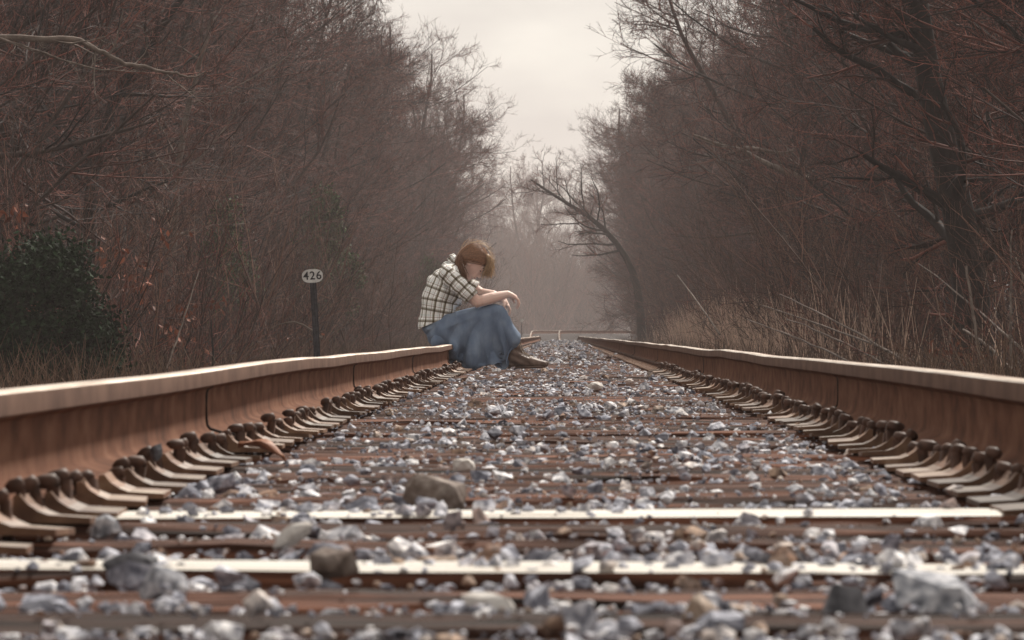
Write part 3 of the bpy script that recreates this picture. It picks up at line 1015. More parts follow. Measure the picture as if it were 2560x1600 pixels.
base = np.array([4.55, 132.0, ground_z(4.5, 132)])
(tv, tf), (cv, cf) = make_tree(211, H=8, r0=0.09, limbs=16, low=0.3, toward=-0.3, sub=(7, 6, 3))
t = empty('bare_tree', tuple(base))
link('trunk', np_mesh('trunk', tv, tf, [M['bark_dark']], True), t)
link('crown', np_mesh('crown', cv, cf, [M['twig']], True), t)
v, f = limb_mesh('limb', [([(1910, 425), (1860, 405), (1815, 388), (1780, 370), (1752, 352), (1710, 345), (1675, 332), (1640, 318)], 0.065, 0.022),
                          ([(1755, 350), (1790, 352), (1830, 360), (1862, 362), (1885, 344)], 0.045, 0.02)], 131.0, 'bark_pale', 5, 4)
link('limb', np_mesh('limb', v - base, f, [M['bark_pale']], True), t)
tag(t, 'tree in the right hand wood with a broken forked pale limb', 'tree')


def leaves(centres, n, spread, size, seed, droop=0.4):
    r = np.random.default_rng(seed)
    c = np.asarray(centres)[r.integers(0, len(centres), n)] + r.normal(0, 1, (n, 3)) * np.asarray(spread)
    d = nrm(r.normal(size=(n, 3)) - np.array([0, 0, droop]))
    q = r.normal(size=(n, 3)); q = nrm(np.cross(d, q))
    nrm_ = np.cross(d, q)
    s = size * r.uniform(0.6, 1.3, (n, 1))
    P = np.stack([c, c + d * s * 0.5 + q * s * 0.27 + nrm_ * s * 0.06, c + d * s, c + d * s * 0.5 - q * s * 0.27 + nrm_ * s * 0.06], 1)
    f = np.arange(n * 4).reshape(n, 4)
    f = np.concatenate([f[:, [0, 1, 2]], f[:, [0, 2, 3]]])
    return P.reshape(-1, 3), f


def bush_centres(n, rx, ry, h, seed):
    r = np.random.default_rng(seed)
    p = r.normal(size=(n, 3)); p = nrm(p) * r.uniform(0.35, 1.0, (n, 1)) ** 0.5
    p = p * np.array([rx, ry, h * 0.5]) + np.array([0, 0, h * 0.5])
    p[:, 0] += 0.18 * rx * np.sin(p[:, 2] * 5)
    return p


def evergreen(name, loc, rx, ry, h, n, size, mt, label, seed, cat='bush', cone=False):
    t = empty(name, loc)
    C = bush_centres(110, rx, ry, h, seed)
    if cone: C[:, :2] *= (1.15 - 0.9 * C[:, 2:3] / h)
    v, f = leaves(C, n, (0.09, 0.09, 0.09), size, seed)
    link('foliage', np_mesh('foliage', v, f, [M[mt]]), t)['kind'] = 'stuff'
    r = np.random.default_rng(seed)
    st = np.repeat([[0, 0, -0.3]], 14, 0) + r.normal(0, 0.05, (14, 3))
    d = np.concatenate([r.normal(0, 0.5 if not cone else 0.12, (14, 2)), np.ones((14, 1))], 1)
    p = polyline(st, d, np.full(14, h * 0.95), 7, 0.08, 0.0, r)
    l1, r1 = children(p, np.repeat((0.02 * np.linspace(1, .3, 7))[None], 14, 0), 9, 0.15, 1, 55, 0.35, 0.3, 4, 0.1, 0.03, r, rmin=0.004)
    v, ff = join_parts([tubes(p, np.repeat((0.02 * np.linspace(1, .3, 7))[None], 14, 0), 5), tubes(l1, r1, 3)])
    link('stem' if not cone else 'trunk', np_mesh('stem', v, ff, [M['bark_dark']], True), t)
    tag(t, label, cat)
    return t


gz = lambda x, y: ground_z(x, y)
evergreen('evergreen_bush', (-4.38, 61.0, gz(-4.4, 61)), 0.62, 0.8, 1.45, 24000, 0.055, 'green_dark', 'dense dark green broadleaf bush at the left edge of the picture', 301)
evergreen('cedar_tree', (-5.0, 152.0, gz(-5, 152) + 0.5), 0.95, 0.95, 3.4, 9000, 0.09, 'green_cedar', 'dull green young cedar up the bank left of the seated person', 302, 'tree', True)
evergreen('cedar_tree', (-5.5, 118.0, gz(-5.5, 118)), 0.6, 0.6, 2.9, 6000, 0.08, 'green_cedar', 'thin green cedar half hidden in twigs left of the number sign', 303, 'tree', True)
evergreen('cedar_tree', (-4.3, 238.0, gz(-4.3, 238)), 1.0, 1.0, 3.4, 7000, 0.11, 'green_cedar', 'dark green cedar directly behind the seated person', 304, 'tree', True)


def leafy_sapling(loc, h, cl, label, seed, size=0.085, n=130):
    t = empty('leafy_sapling', loc)
    r = np.random.default_rng(seed)
    k = 7
    st = np.repeat([[0, 0, -0.3]], k, 0) + r.normal(0, 0.1, (k, 3))
    d = np.concatenate([r.normal(0, 0.25, (k, 2)), np.ones((k, 1))], 1)
    rad = np.repeat((0.011 * np.linspace(1, .3, 8))[None], k, 0)
    p = polyline(st, d, (h + .3) * r.uniform(0.6, 1.05, k), 8, 0.06, 0.01, r)
    l1, r1 = children(p, rad, 7, 0.3, 1, 50, 0.35, 0.3, 5, 0.12, 0.03, r, rmin=0.004)
    v, f = join_parts([tubes(p, rad, 5), tubes(l1, r1, 3)])
    link('stem', np_mesh('stem', v, f, [M['twig_grey']], True), t)
    ends = l1[:, -1][r.permutation(len(l1))[:cl]]
    v, f = leaves(ends, n, (0.07, 0.07, 0.05), size, seed, 1.2)
    link('leaf_cluster', np_mesh('leaf_cluster', v, f, [M['leaf_red']]), t)['kind'] = 'stuff'
    tag(t, label, 'sapling')


leafy_sapling((-4.28, 74.0, gz(-4.2, 74)), 1.6, 14, 'sapling with hanging red brown dead leaves left of the number sign', 401)
leafy_sapling((-4.05, 78.0, gz(-4.0, 78)), 1.0, 9, 'low sapling with dead reddish leaves nearest the number sign', 405, n=70)
leafy_sapling((-4.95, 64.5, gz(-4.9, 64.5)), 2.0, 12, 'sapling with rust coloured leaves above the dark evergreen bush', 402, n=160)
leafy_sapling((3.95, 70.0, gz(3.9, 70)), 0.75, 12, 'low sapling with orange brown dead leaves behind the right rail', 403, size=0.075, n=170)
leafy_sapling((-3.45, 96.0, gz(-3.5, 96)), 1.5, 5, 'thin sapling with a few orange leaves right of the number sign', 404, size=0.05, n=36)

# cut and fallen canes on the right hand verge, pale upright dead stems
def cane(p0, p1, y0, y1, r0, r1, label, cat, group, mt='bark_pale', seed=0, name='fallen_cane', bow=0.03):
    r = np.random.default_rng(seed)
    a, b = at(*p0, y0), at(*p1, y1)
    t = np.linspace(0, 1, 12)[:, None]
    P = a * (1 - t) + b * t
    P[:, 2] += bow * np.sin(np.pi * t[:, 0]) + r.normal(0, 0.004, 12)
    P[:, 0] += r.normal(0, 0.004, 12)
    v, f = tubes(P[None], np.linspace(r0, r1, 12)[None], 6)
    o = link(name, np_mesh(name, v, f, [M[mt]], True))
    tag(o, label, cat, group)


GC = 'pale canes fallen across the right hand verge'
cane((2225, 880), (1800, 722), 74, 86, 0.016, 0.006, 'longest pale cane slanting up behind the right rail', 'cane', GC, seed=1)
cane((2170, 872), (1842, 695), 72, 82, 0.015, 0.006, 'pale cane crossing just above the longest fallen cane', 'cane', GC, seed=2)
cane((2110, 870), (1858, 754), 70, 79, 0.013, 0.006, 'short pale cane in the middle of the fallen bundle', 'cane', GC, seed=3)
cane((2020, 862), (1765, 756), 71, 83, 0.012, 0.005, 'lowest cane of the fallen bundle, nearest the rail', 'cane', GC, seed=4)
cane((2440, 850), (2170, 622), 66, 76, 0.015, 0.006, 'long thin cane leaning down to the right frame edge', 'cane', GC, seed=5)
cane((2395, 880), (2275, 778), 64, 70, 0.018, 0.012, 'thick broken cane low beside the right frame edge', 'cane', GC, seed=6)
cane((1700, 790), (1600, 650), 128, 136, 0.02, 0.008, 'pale cane leaning in the tan grass beyond the right rail', 'cane', GC, seed=7)
GS = 'upright dead stems at the right edge'
cane((2318, 880), (2282, 628), 66, 66.5, 0.017, 0.013, 'upright pale dead stem with a snapped top on the right', 'stem', GS, seed=8, name='dead_sapling', bow=0)
cane((2386, 880), (2388, 545), 67, 67.4, 0.017, 0.008, 'tallest upright dead stem beside the right frame edge', 'stem', GS, seed=9, name='dead_sapling', bow=0)
cane((2440, 720), (2398, 608), 68, 68.4, 0.014, 0.010, 'slanting dead stem touching the right frame edge', 'stem', GS, seed=10, name='dead_sapling', bow=0)
GL = 'pale dead stems along the left verge'
cane((262, 880), (270, 800), 66, 67, 0.010, 0.008, 'bent pale stem rising from the left verge beside the dark bush', 'stem', GL, seed=11, name='dead_sapling', bow=0)
cane((395, 870), (470, 640), 72, 73, 0.010, 0.006, 'slanting grey stem through the red leaved sapling', 'stem', GL, seed=12, name='dead_sapling', bow=0)
cane((760, 800), (640, 775), 82, 82, 0.014, 0.008, 'arched brown vine end lying left of the number sign post', 'stem', GL, seed=13, name='dead_sapling', bow=0.12)

# ------------------------------------------------------------------ number sign
def sign():
    y = 80.0
    s = y / PXM
    top = at(738, 652, y); foot = at(747, 838, y)
    t = empty('number_sign', (foot[0] + 0.02, y, gz(-2.8, y)))
    o0 = np.array(t.location)
    # oblong enamel plate
    n = 40; V = []
    for e in (-0.004, 0.004):
        for i in range(n):
            a = 2 * math.pi * i / n
            ca, sa_ = math.cos(a), math.sin(a)
            q = (abs(ca) ** 2.7 + abs(sa_) ** 2.7) ** (-1 / 2.7)
            V.append((0.116 * q * ca, e, 0.076 * q * sa_))
    F = [[i, (i + 1) % n, n + (i + 1) % n, n + i] for i in range(n)] + [list(range(n)), list(range(2 * n - 1, n - 1, -1))]
    me = bpy.data.meshes.new('plate'); me.from_pydata(V, [], F); me.materials.append(M['sign_white'])
    pl = link('sign_plate', me, t, tuple(top - o0 + np.array([0, -0.03, 0])), (0, R(-3), 0))
    cu = bpy.data.curves.new('numerals', 'FONT')
    cu.body = '426'; cu.align_x = 'CENTER'; cu.align_y = 'CENTER'; cu.size = 0.128; cu.extrude = 0.0012; cu.offset = 0.0016; cu.space_character = 1.12
    tmp = bpy.data.objects.new('tmp', cu); COL.objects.link(tmp)
    dg = bpy.context.evaluated_depsgraph_get()
    me = bpy.data.meshes.new_from_object(tmp.evaluated_get(dg))
    bpy.data.objects.remove(tmp)
    me.materials.clear(); me.materials.append(M['sign_black'])
    link('numerals', me, pl, (0.0, -0.0068, 0.0), (R(90), 0, 0))
    # flanged channel post, slightly leaning
    def channel(a, b, w, d, mt, nm):
        P = [(-w, 0), (-w, d), (-w * 0.45, d), (-w * 0.45, 0.006), (w * 0.45, 0.006), (w * 0.45, d), (w, d), (w, 0)]
        P = [(-w, d), (-w * .5, d), (-w * .4, 0), (w * .4, 0), (w * .5, d), (w, d), (w, d + .004), (w * .45, d + .004), (w * .34, .004), (-w * .34, .004), (-w * .45, d + .004), (-w, d + .004)]
        k = len(P)
        V = [(a[0] + p, a[1] + q, a[2]) for p, q in P] + [(b[0] + p, b[1] + q, b[2]) for p, q in P]
        F = [[i, (i + 1) % k, k + (i + 1) % k, k + i] for i in range(k)]
        me = bpy.data.meshes.new(nm); me.from_pydata(V, [], F); me.materials.append(M[mt])
        return link(nm, me, t)
    a = np.array([0.03, -0.02, -0.3]); b = top - o0 + np.array([0.004, -0.02, -0.03])
    post = channel(a, b, 0.036, 0.018, 'post', 'post')
    # row of punched holes shown as dark studs
    V, F = [], []
    for i in range(30):
        q = 0.3 + 0.66 * i / 29
        c = a * (1 - q) + b * q
        for (dx, dz) in ((-.004, -.006), (.004, -.006), (.004, .006), (-.004, .006)): V.append((c[0] + dx, c[1] - 0.0012, c[2] + dz))
        F.append([4 * i, 4 * i + 1, 4 * i + 2, 4 * i + 3])
    me = bpy.data.meshes.new('punched_holes'); me.from_pydata(V, [], F); me.materials.append(M['sign_black'])
    ho = link('punched_hole', me, post); ho['kind'] = 'stuff'
    me = bpy.data.meshes.new('stub')
    bm = bmesh.new(); bmesh.ops.create_cube(bm, size=1.0); bmesh.ops.scale(bm, verts=bm.verts, vec=(0.045, 0.05, 0.78))
    bmesh.ops.bevel(bm, geom=bm.edges, offset=0.006, segments=1); bm.to_mesh(me); bm.free()
    me.materials.append(M['black'])
    link('stub_post', me, t, (-0.028, 0.03, 0.17))
    tag(t, 'white oval sign numbered 426 on a slim grey post beside the left rail', 'sign')


sign()

# thin iron stake left of the sign
P = np.array([at(498, 755, 72), at(500, 790, 72), at(503, 825, 72), at(503, 900, 72)])
v, f = tubes(P[None], np.array([[0.006, 0.008, 0.012, 0.022]]), 6)
o = link('iron_stake', np_mesh('iron_stake', v, f, [M['black']], True))
tag(o, 'thin black iron stake in the left verge left of the number sign', 'stake')

# small far marker
c = at(1232, 757, 300.0)
t = empty('track_marker', (c[0], c[1], gz(c[0], 300)))
v, f = tubes(np.array([[[0, 0, 0.0], [0, 0, c[2] - t.location.z]]]), np.array([[0.02, 0.02]]), 6)
link('post', np_mesh('post', v, f, [M['post']]), t)
n = 14
V = [(0.085 * math.cos(2 * math.pi * i / n), e, 0.085 * math.sin(2 * math.pi * i / n)) for e in (-0.035, -0.025) for i in range(n)]
F = [[i, (i + 1) % n, n + (i + 1) % n, n + i] for i in range(n)] + [list(range(n)), list(range(2 * n - 1, n - 1, -1))]
me = bpy.data.meshes.new('disc'); me.from_pydata(V, [], F); me.materials.append(M['sign_white'])
link('disc', me, t, (0, 0, c[2] - t.location.z))
tag(t, 'tiny pale round marker far down the track right of the skirt', 'marker')

# ------------------------------------------------------------------ the seated person
M['skin'] = noise_mat('skin', [(0.35, (0.74, 0.48, 0.40)), (0.65, (0.84, 0.62, 0.54))], scale=9, detail=3, rough=0.55, spec=0.35)
M['skin'].node_tree.nodes['Principled BSDF'].inputs['Subsurface Weight'].default_value = 0.12
M['skin'].node_tree.nodes['Principled BSDF'].inputs['Subsurface Radius'].default_value = (0.02, 0.008, 0.005)
M['denim'] = noise_mat('denim', [(0.25, (0.10, 0.140, 0.215)), (0.5, (0.155, 0.205, 0.295)), (0.78, (0.26, 0.32, 0.41))], scale=9, vscale=(1.2, 1.2, 0.8), detail=9, rough=0.9, bump=0.25, bdist=0.004)
M['boot'] = noise_mat('boot_leather', [(0.3, (0.075, 0.045, 0.035)), (0.6, (0.17, 0.11, 0.085)), (0.8, (0.28, 0.20, 0.16))], scale=16, detail=6, rough=0.55, bump=0.4, bdist=0.006)
M['lace'] = mat('boot_lace', (0.32, 0.25, 0.19), 0.8)
M['hair'] = vary(mat('auburn_hair', (0.22, 0.105, 0.055), 0.45, spec=0.5), 0.55, 1.6, 'island')
M['hair_light'] = vary(mat('light_brown_hair', (0.46, 0.29, 0.16), 0.45, spec=0.5), 0.6, 1.5, 'island')
M['lip'] = mat('lip', (0.45, 0.17, 0.15), 0.5)
M['lash'] = mat('lash', (0.05, 0.025, 0.02), 0.7)


def plaid():
    m = mat('plaid_cotton', rough=0.9, spec=0.15)
    b = m.node_tree.nodes['Principled BSDF']
    uv = nd(m, 'ShaderNodeUVMap'); uv.uv_map = 'weave'
    sp = nd(m, 'ShaderNodeSeparateXYZ'); lk(m, uv.outputs['UV'], sp.inputs[0])
    res = []
    for ax, per in (('X', 0.062), ('Y', 0.070)):
        d = nd(m, 'ShaderNodeMath', operation='DIVIDE'); d.inputs[1].default_value = per; lk(m, sp.outputs[ax], d.inputs[0])
        f = nd(m, 'ShaderNodeMath', operation='FRACT'); lk(m, d.outputs[0], f.inputs[0])
        r = ramp(m, [(0.0, (0.97, 0.96, 0.95)), (0.30, (0.20, 0.165, 0.12)), (0.48, (0.52, 0.50, 0.44)), (0.57, (0.97, 0.96, 0.95)), (0.76, (0.42, 0.33, 0.30)), (0.82, (0.97, 0.96, 0.95)), (0.92, (0.80, 0.84, 0.83))], f.outputs[0])
        r.color_ramp.interpolation = 'CONSTANT'
        res.append(r)
    mx = nd(m, 'ShaderNodeMix', data_type='RGBA', blend_type='MULTIPLY'); mx.inputs['Factor'].default_value = 0.9
    lk(m, res[0].outputs['Color'], mx.inputs['A']); lk(m, res[1].outputs['Color'], mx.inputs['B'])
    lk(m, mx.outputs['Result'], b.inputs['Base Color'])
    return m


M['plaid'] = plaid()


class Body:
    """overlapping rounded volumes fused by a voxel remesh into one skin"""
    def __init__(self): self.bm = bmesh.new()

    def cap(self, a, b, ra, rb, ys=1.0):
        t = bmesh.new()
        for c, q in ((a, ra), (b, rb)):
            g = bmesh.ops.create_icosphere(t, subdivisions=2, radius=q)
            for v in g['verts']:
                v.co.y *= ys; v.co += Vector(c)
        h = bmesh.ops.convex_hull(t, input=t.verts)
        bmesh.ops.delete(t, geom=[e for e in h['geom_interior'] if isinstance(e, bmesh.types.BMVert)], context='VERTS')
        self._add(t)

    def chain(self, pts, rad, ys=1.0):
        for i in range(len(pts) - 1): self.cap(pts[i], pts[i + 1], rad[i], rad[i + 1], ys)

    def ell(self, c, radii, mat3=None):
        t = bmesh.new()
        g = bmesh.ops.create_icosphere(t, subdivisions=3, radius=1.0)
        for v in g['verts']:
            p = Vector((v.co.x * radii[0], v.co.y * radii[1], v.co.z * radii[2]))
            v.co = (mat3 @ p if mat3 else p) + Vector(c)
        self._add(t)

    def _add(self, t):
        bmesh.ops.recalc_face_normals(t, faces=t.faces)
        me = bpy.data.meshes.new('tmp'); t.to_mesh(me); t.free()
        self.bm.from_mesh(me); bpy.data.meshes.remove(me)

    def build(self, name, mt, parent, voxel=0.005, smooth=4, disp=None):
        me = bpy.data.meshes.new(name); self.bm.to_mesh(me); self.bm.free()
        tmp = bpy.data.objects.new('tmp', me); COL.objects.link(tmp)
        md = tmp.modifiers.new('r', 'REMESH'); md.mode = 'VOXEL'; md.voxel_size = voxel
        ms = tmp.modifiers.new('s', 'SMOOTH'); ms.factor = 0.5; ms.iterations = smooth
        dg = bpy.context.evaluated_depsgraph_get(); dg.update()
        out = bpy.data.meshes.new_from_object(tmp.evaluated_get(dg))
        bpy.data.objects.remove(tmp); bpy.data.meshes.remove(me)
        if disp:
            n = len(out.vertices)
            co = np.empty(n * 3, np.float32); out.vertices.foreach_get('co', co)
            no = np.empty(n * 3, np.float32); out.vertices.foreach_get('normal', no)
            co, no = co.reshape(-1, 3), no.reshape(-1, 3)
            co = co + no * disp(co)[:, None]
            out.vertices.foreach_set('co', co.astype(np.float32).ravel())
        out.materials.clear(); out.materials.append(M[mt])
        out.polygons.foreach_set('use_smooth', np.ones(len(out.polygons), bool))
        out.name = name
        out.update()
        return link(name, out, parent)


def weave(o, axis_pts, rad):
    """cloth coordinates: along the limb axis and round it"""
    me = o.data
    n = len(me.vertices); co = np.empty(n * 3, np.float32); me.vertices.foreach_get('co', co); co = co.reshape(-1, 3).astype(float)
    A = np.array(axis_pts, float)
    best = np.full(n, 1e9); sv_ = np.zeros(n); ang = np.zeros(n); acc = 0.0
    for i in range(len(A) - 1):
        d = A[i + 1] - A[i]; L = np.linalg.norm(d); d /= L
        t = (co - A[i]) @ d
        tc = np.clip(t, -0.2 if i == 0 else 0, L + (0.2 if i == len(A) - 2 else 0))
        pr = A[i] + tc[:, None] * d
        dist = np.linalg.norm(co - pr, axis=1)
        m_ = dist < best
        best[m_] = dist[m_]; sv_[m_] = acc + tc[m_]
        side = np.array([0, 1.0, 0]); up = np.cross(d, side)
        rel = co - pr
        ang[m_] = np.arctan2(rel[m_] @ up, -(rel[m_] @ side))
        acc += L
    li = np.empty(len(me.loops), np.int32); me.loops.foreach_get('vertex_index', li)
    uvl = me.uv_layers.new(name='weave')
    uv = np.stack([ang[li] * rad + 1.0, sv_[li] + 1.0], -1)
    uvl.data.foreach_set('uv', uv.astype(np.float32).ravel())


def person():
    root = empty('person', (-(GAUGE_IN + 0.0345), 48.7, RAIL_Z + RAIL_H))
    root.rotation_euler = (0, 0, 0)
    fx, fz = 0.69, -0.724
    C0 = np.array([0.158, 0.0, 0.566])

    def H(f, s, u): return (C0[0] + f * fx - u * fz, s, C0[2] + f * fz + u * fx)
    rot = Matrix(((fx, 0, -fz), (0, 1, 0), (fz, 0, fx)))
    b = Body()
    # torso and pelvis (mostly under the clothes)
    b.chain([(-0.07, 0, 0.11), (-0.09, 0, 0.24), (-0.05, 0, 0.37), (0.0, 0, 0.47)], [0.070, 0.080, 0.090, 0.065], 1.3)
    b.cap((0.0, 0, 0.48), H(-0.028, 0, -0.045), 0.055, 0.050)
    b.chain([(0.0, -0.14, 0.475), (0.01, 0, 0.49), (0.0, 0.14, 0.475)], [0.05, 0.06, 0.05])
    # head
    b.ell(tuple(C0), (0.094, 0.074, 0.104), rot)
    b.cap(H(0.03, 0, -0.05), H(0.060, 0, -0.094), 0.052, 0.026)
    b.cap(H(0.06, 0, 0.0), H(0.070, 0, -0.06), 0.040, 0.030, 1.2)
    b.cap(H(0.086, 0, 0.008), H(0.108, 0, -0.034), 0.009, 0.013)
    b.cap(H(0.080, -0.03, 0.022), H(0.080, 0.03, 0.022), 0.016, 0.016)
    b.cap(H(0.084, -0.014, -0.060), H(0.084, 0.014, -0.060), 0.0095, 0.0095)
    for s in (-1, 1):
        b.ell(H(-0.004, s * 0.076, -0.012), (0.020, 0.008, 0.030), rot)
    # arms
    b.chain([(0.0, -0.165, 0.47), (0.10, -0.185, 0.375), (0.195, -0.18, 0.290), (0.29, -0.145, 0.315), (0.400, -0.092, 0.343)], [0.050, 0.044, 0.040, 0.040, 0.026])
    b.chain([(0.02, 0.165, 0.485), (0.12, 0.18, 0.415), (0.215, 0.165, 0.350), (0.30, 0.10, 0.335), (0.372, 0.028, 0.304)], [0.050, 0.043, 0.038, 0.037, 0.024])
    # right hand: palm down, drooping
    b.chain([(0.40, -0.092, 0.343), (0.424, -0.108, 0.337), (0.452, -0.108, 0.322)], [0.024, 0.018, 0.014])
    b.chain([(0.40, -0.092, 0.343), (0.426, -0.080, 0.339), (0.456, -0.072, 0.324)], [0.024, 0.018, 0.014])
    for i, (dy, l) in enumerate(((-0.118, 0.78), (-0.099, 0.97), (-0.079, 1.0), (-0.060, 0.93))):
        b.chain([(0.450, dy + 0.006, 0.324), (0.474, dy, 0.324 - 0.026 * l), (0.482 - 0.003 * i, dy, 0.324 - 0.056 * l), (0.474 - 0.004 * i, dy + 0.003, 0.324 - 0.080 * l)], [0.0105, 0.0092, 0.0085, 0.0072])
    b.chain([(0.412, -0.075, 0.338), (0.432, -0.050, 0.312), (0.446, -0.048, 0.286)], [0.013, 0.010, 0.0078])
    # left hand hanging below it
    b.chain([(0.372, 0.028, 0.304), (0.390, 0.030, 0.280), (0.404, 0.026, 0.258)], [0.023, 0.018, 0.014])
    b.chain([(0.372, 0.028, 0.304), (0.390, 0.008, 0.280), (0.404, -0.004, 0.258)], [0.023, 0.017, 0.014])
    for i, (dy, l) in enumerate(((0.036, 0.80), (0.017, 1.0), (-0.002, 1.03), (-0.021, 0.95))):
        b.chain([(0.403, dy, 0.262), (0.416, dy, 0.262 - 0.026 * l), (0.416, dy, 0.262 - 0.048 * l), (0.408 - 0.002 * i, dy, 0.262 - 0.066 * l)], [0.0102, 0.009, 0.0083, 0.0072])
    b.chain([(0.378, 0.0, 0.290), (0.376, -0.026, 0.262), (0.384, -0.030, 0.236)], [0.012, 0.0095, 0.0076])
    # legs down into the boots
    for s, ky in ((-1, -0.12), (1, 0.10)):
        b.chain([(-0.04, s * 0.08, 0.10), (0.29, ky, 0.210), (0.43, ky * 0.9, -0.03)], [0.055, 0.045, 0.040])
    body = b.build('body', 'skin', root, voxel=0.0042, smooth=3)
    # eye, mouth
    for s in (-1, 1):
        e = Body(); e.cap(H(0.086, s * 0.048, -0.004), H(0.090, s * 0.022, -0.003), 0.0036, 0.0036)
        e.build('closed_eye', 'lash', body, 0.0022, 1)
        e = Body(); e.cap(H(0.085, s * 0.052, 0.024), H(0.096, s * 0.020, 0.026), 0.0045, 0.0045)
        e.build('eyebrow', 'hair', body, 0.0022, 1)
    e = Body(); e.cap(H(0.090, -0.018, -0.064), H(0.0945, 0, -0.063), 0.0052, 0.0062); e.cap(H(0.0945, 0, -0.063), H(0.090, 0.018, -0.064), 0.0062, 0.0052)
    e.build('mouth', 'lip', body, 0.0022, 1)

    # shirt
    spine = [(-0.085, 0, 0.08), (-0.082, 0, 0.20), (-0.062, 0, 0.31), (-0.02, 0, 0.42), (0.04, 0, 0.52), (0.08, 0, 0.57)]
    b = Body()
    b.chain([(-0.078, 0, 0.135), (-0.078, 0, 0.205), (-0.060, 0, 0.30), (-0.030, 0, 0.395), (0.005, 0, 0.475)], [0.122, 0.118, 0.130, 0.126, 0.080], 1.38)
    b.chain([(0.0, -0.15, 0.47), (0.015, 0, 0.50), (0.0, 0.15, 0.47)], [0.068, 0.074, 0.068])
    b.cap((0.02, -0.06, 0.325), (0.02, 0.06, 0.325), 0.078, 0.078)
    b.cap((-0.10, 0, 0.125), (-0.07, 0, 0.125), 0.118, 0.112, 1.36)

    def wr(co):
        s = co[:, 2] * 38 + co[:, 0] * 26
        return 0.0042 * np.sin(s + 2.2 * np.sin(co[:, 1] * 22)) * (0.4 + 0.9 * (co[:, 0] > -0.05)) + 0.003 * np.sin(co[:, 0] * 85 + co[:, 2] * 30)
    shirt = b.build('shirt', 'plaid', root, 0.006, 5, wr)
    # trim the hem
    bm = bmesh.new(); bm.from_mesh(shirt.data)
    bmesh.ops.bisect_plane(bm, geom=bm.verts[:] + bm.edges[:] + bm.faces[:], plane_co=(-0.20, 0, 0.108), plane_no=(-0.42, 0, 1), clear_inner=True)
    bm.to_mesh(shirt.data); bm.free()
    weave(shirt, spine, 0.15)
    for s, P, rr in ((-1, [(-0.005, -0.155, 0.475), (0.075, -0.182, 0.40), (0.150, -0.186, 0.330)], [0.066, 0.062, 0.058]), (1, [(0.01, 0.155, 0.485), (0.09, 0.182, 0.435), (0.165, 0.176, 0.385)], [0.066, 0.060, 0.055])):
        b = Body(); b.chain(P, rr)
        sl = b.build('sleeve', 'plaid', shirt, 0.005, 3, lambda co: 0.003 * np.sin(co[:, 0] * 60 - co[:, 2] * 75 + co[:, 1] * 20))
        d = Vector(P[2]) - Vector(P[1]); d.normalize()
        bm = bmesh.new(); bm.from_mesh(sl.data)
        bmesh.ops.bisect_plane(bm, geom=bm.verts[:] + bm.edges[:] + bm.faces[:], plane_co=Vector(P[2]) + d * 0.018, plane_no=d, clear_outer=True)
        bm.to_mesh(sl.data); bm.free()
        weave(sl, P, 0.06)
        b = Body()
        q = Vector(P[2]) + d * 0.006
        ring = []
        u = d.cross(Vector((0, 1, 0))).normalized(); w = d.cross(u)
        pts = [q + u * (0.050 * math.cos(a)) + w * (0.050 * math.sin(a)) for a in np.linspace(0, 2 * math.pi, 13)]
        for i in range(12): b.cap(pts[i], pts[i + 1], 0.012, 0.012)
        cf = b.build('cuff', 'plaid', shirt, 0.005, 2); weave(cf, P, 0.06)
    # collar: standing band open at the throat
    ctr = np.array([0.045, 0, 0.535]); axd = np.array([0.62, 0, 0.55]); axd /= np.linalg.norm(axd)
    e1 = np.array([-axd[2], 0, axd[0]]); e2 = np.array([0, 1.0, 0])
    V, F = [], []
    na = 29
    for (h, q) in ((-0.012, 1.02), (0.020, 0.92), (0.046, 0.90), (0.050, 1.0), (0.018, 1.20)):
        for i in range(na):
            a_ = -2.6 + 5.2 * i / (na - 1)
            p = ctr + axd * h + e1 * (0.070 * q * math.cos(a_)) + e2 * (0.076 * q * math.sin(a_))
            V.append(tuple(p))
    for k in range(4):
        for i in range(na - 1): F.append([k * na + i, k * na + i + 1, (k + 1) * na + i + 1, (k + 1) * na + i])
    me = bpy.data.meshes.new('collar'); me.from_pydata(V, [], F); me.materials.append(M['plaid'])
    for p in me.polygons: p.use_smooth = True
    cl = link('collar', me, shirt)
    weave(cl, [(0.0, 0, 0.48), (0.09, 0, 0.57)], 0.07)
    md = cl.modifiers.new('t', 'SOLIDIFY'); md.thickness = 0.004

    # skirt: draped from lap to hem, folds fanning from the knees
    b = Body()
    b.chain([(-0.085, 0, 0.105), (-0.02, 0, 0.115), (0.05, 0, 0.125)], [0.100, 0.105, 0.098], 1.75)
    for s, ky in ((-1, -0.125), (1, 0.105)):
        b.chain([(-0.03, s * 0.10, 0.105), (0.14, ky, 0.175), (0.315, ky, 0.218)], [0.098, 0.075, 0.062])
    # cloth hanging between and outside the legs
    hem = [(0.462, 0.062), (0.445, 0.015), (0.400, -0.055), (0.388, -0.105), (0.392, -0.132), (0.34, -0.137), (0.28, -0.132), (0.225, -0.130), (0.17, -0.128), (0.115, -0.112), (0.06, -0.062), (0.02, -0.020)]
    topl = [(0.345, 0.225), (0.340, 0.225), (0.330, 0.225), (0.325, 0.225), (0.315, 0.22), (0.28, 0.205), (0.24, 0.190), (0.20, 0.175), (0.15, 0.155), (0.09, 0.13), (0.03, 0.105), (-0.02, 0.09)]
    hemA, topA = np.array(hem), np.array(topl)
    tt = np.linspace(0, len(hem) - 1, 30); ii = np.minimum(tt.astype(int), len(hem) - 2); ww = (tt - ii)[:, None]
    hemD = hemA[ii] * (1 - ww) + hemA[ii + 1] * ww; topD = topA[ii] * (1 - ww) + topA[ii + 1] * ww
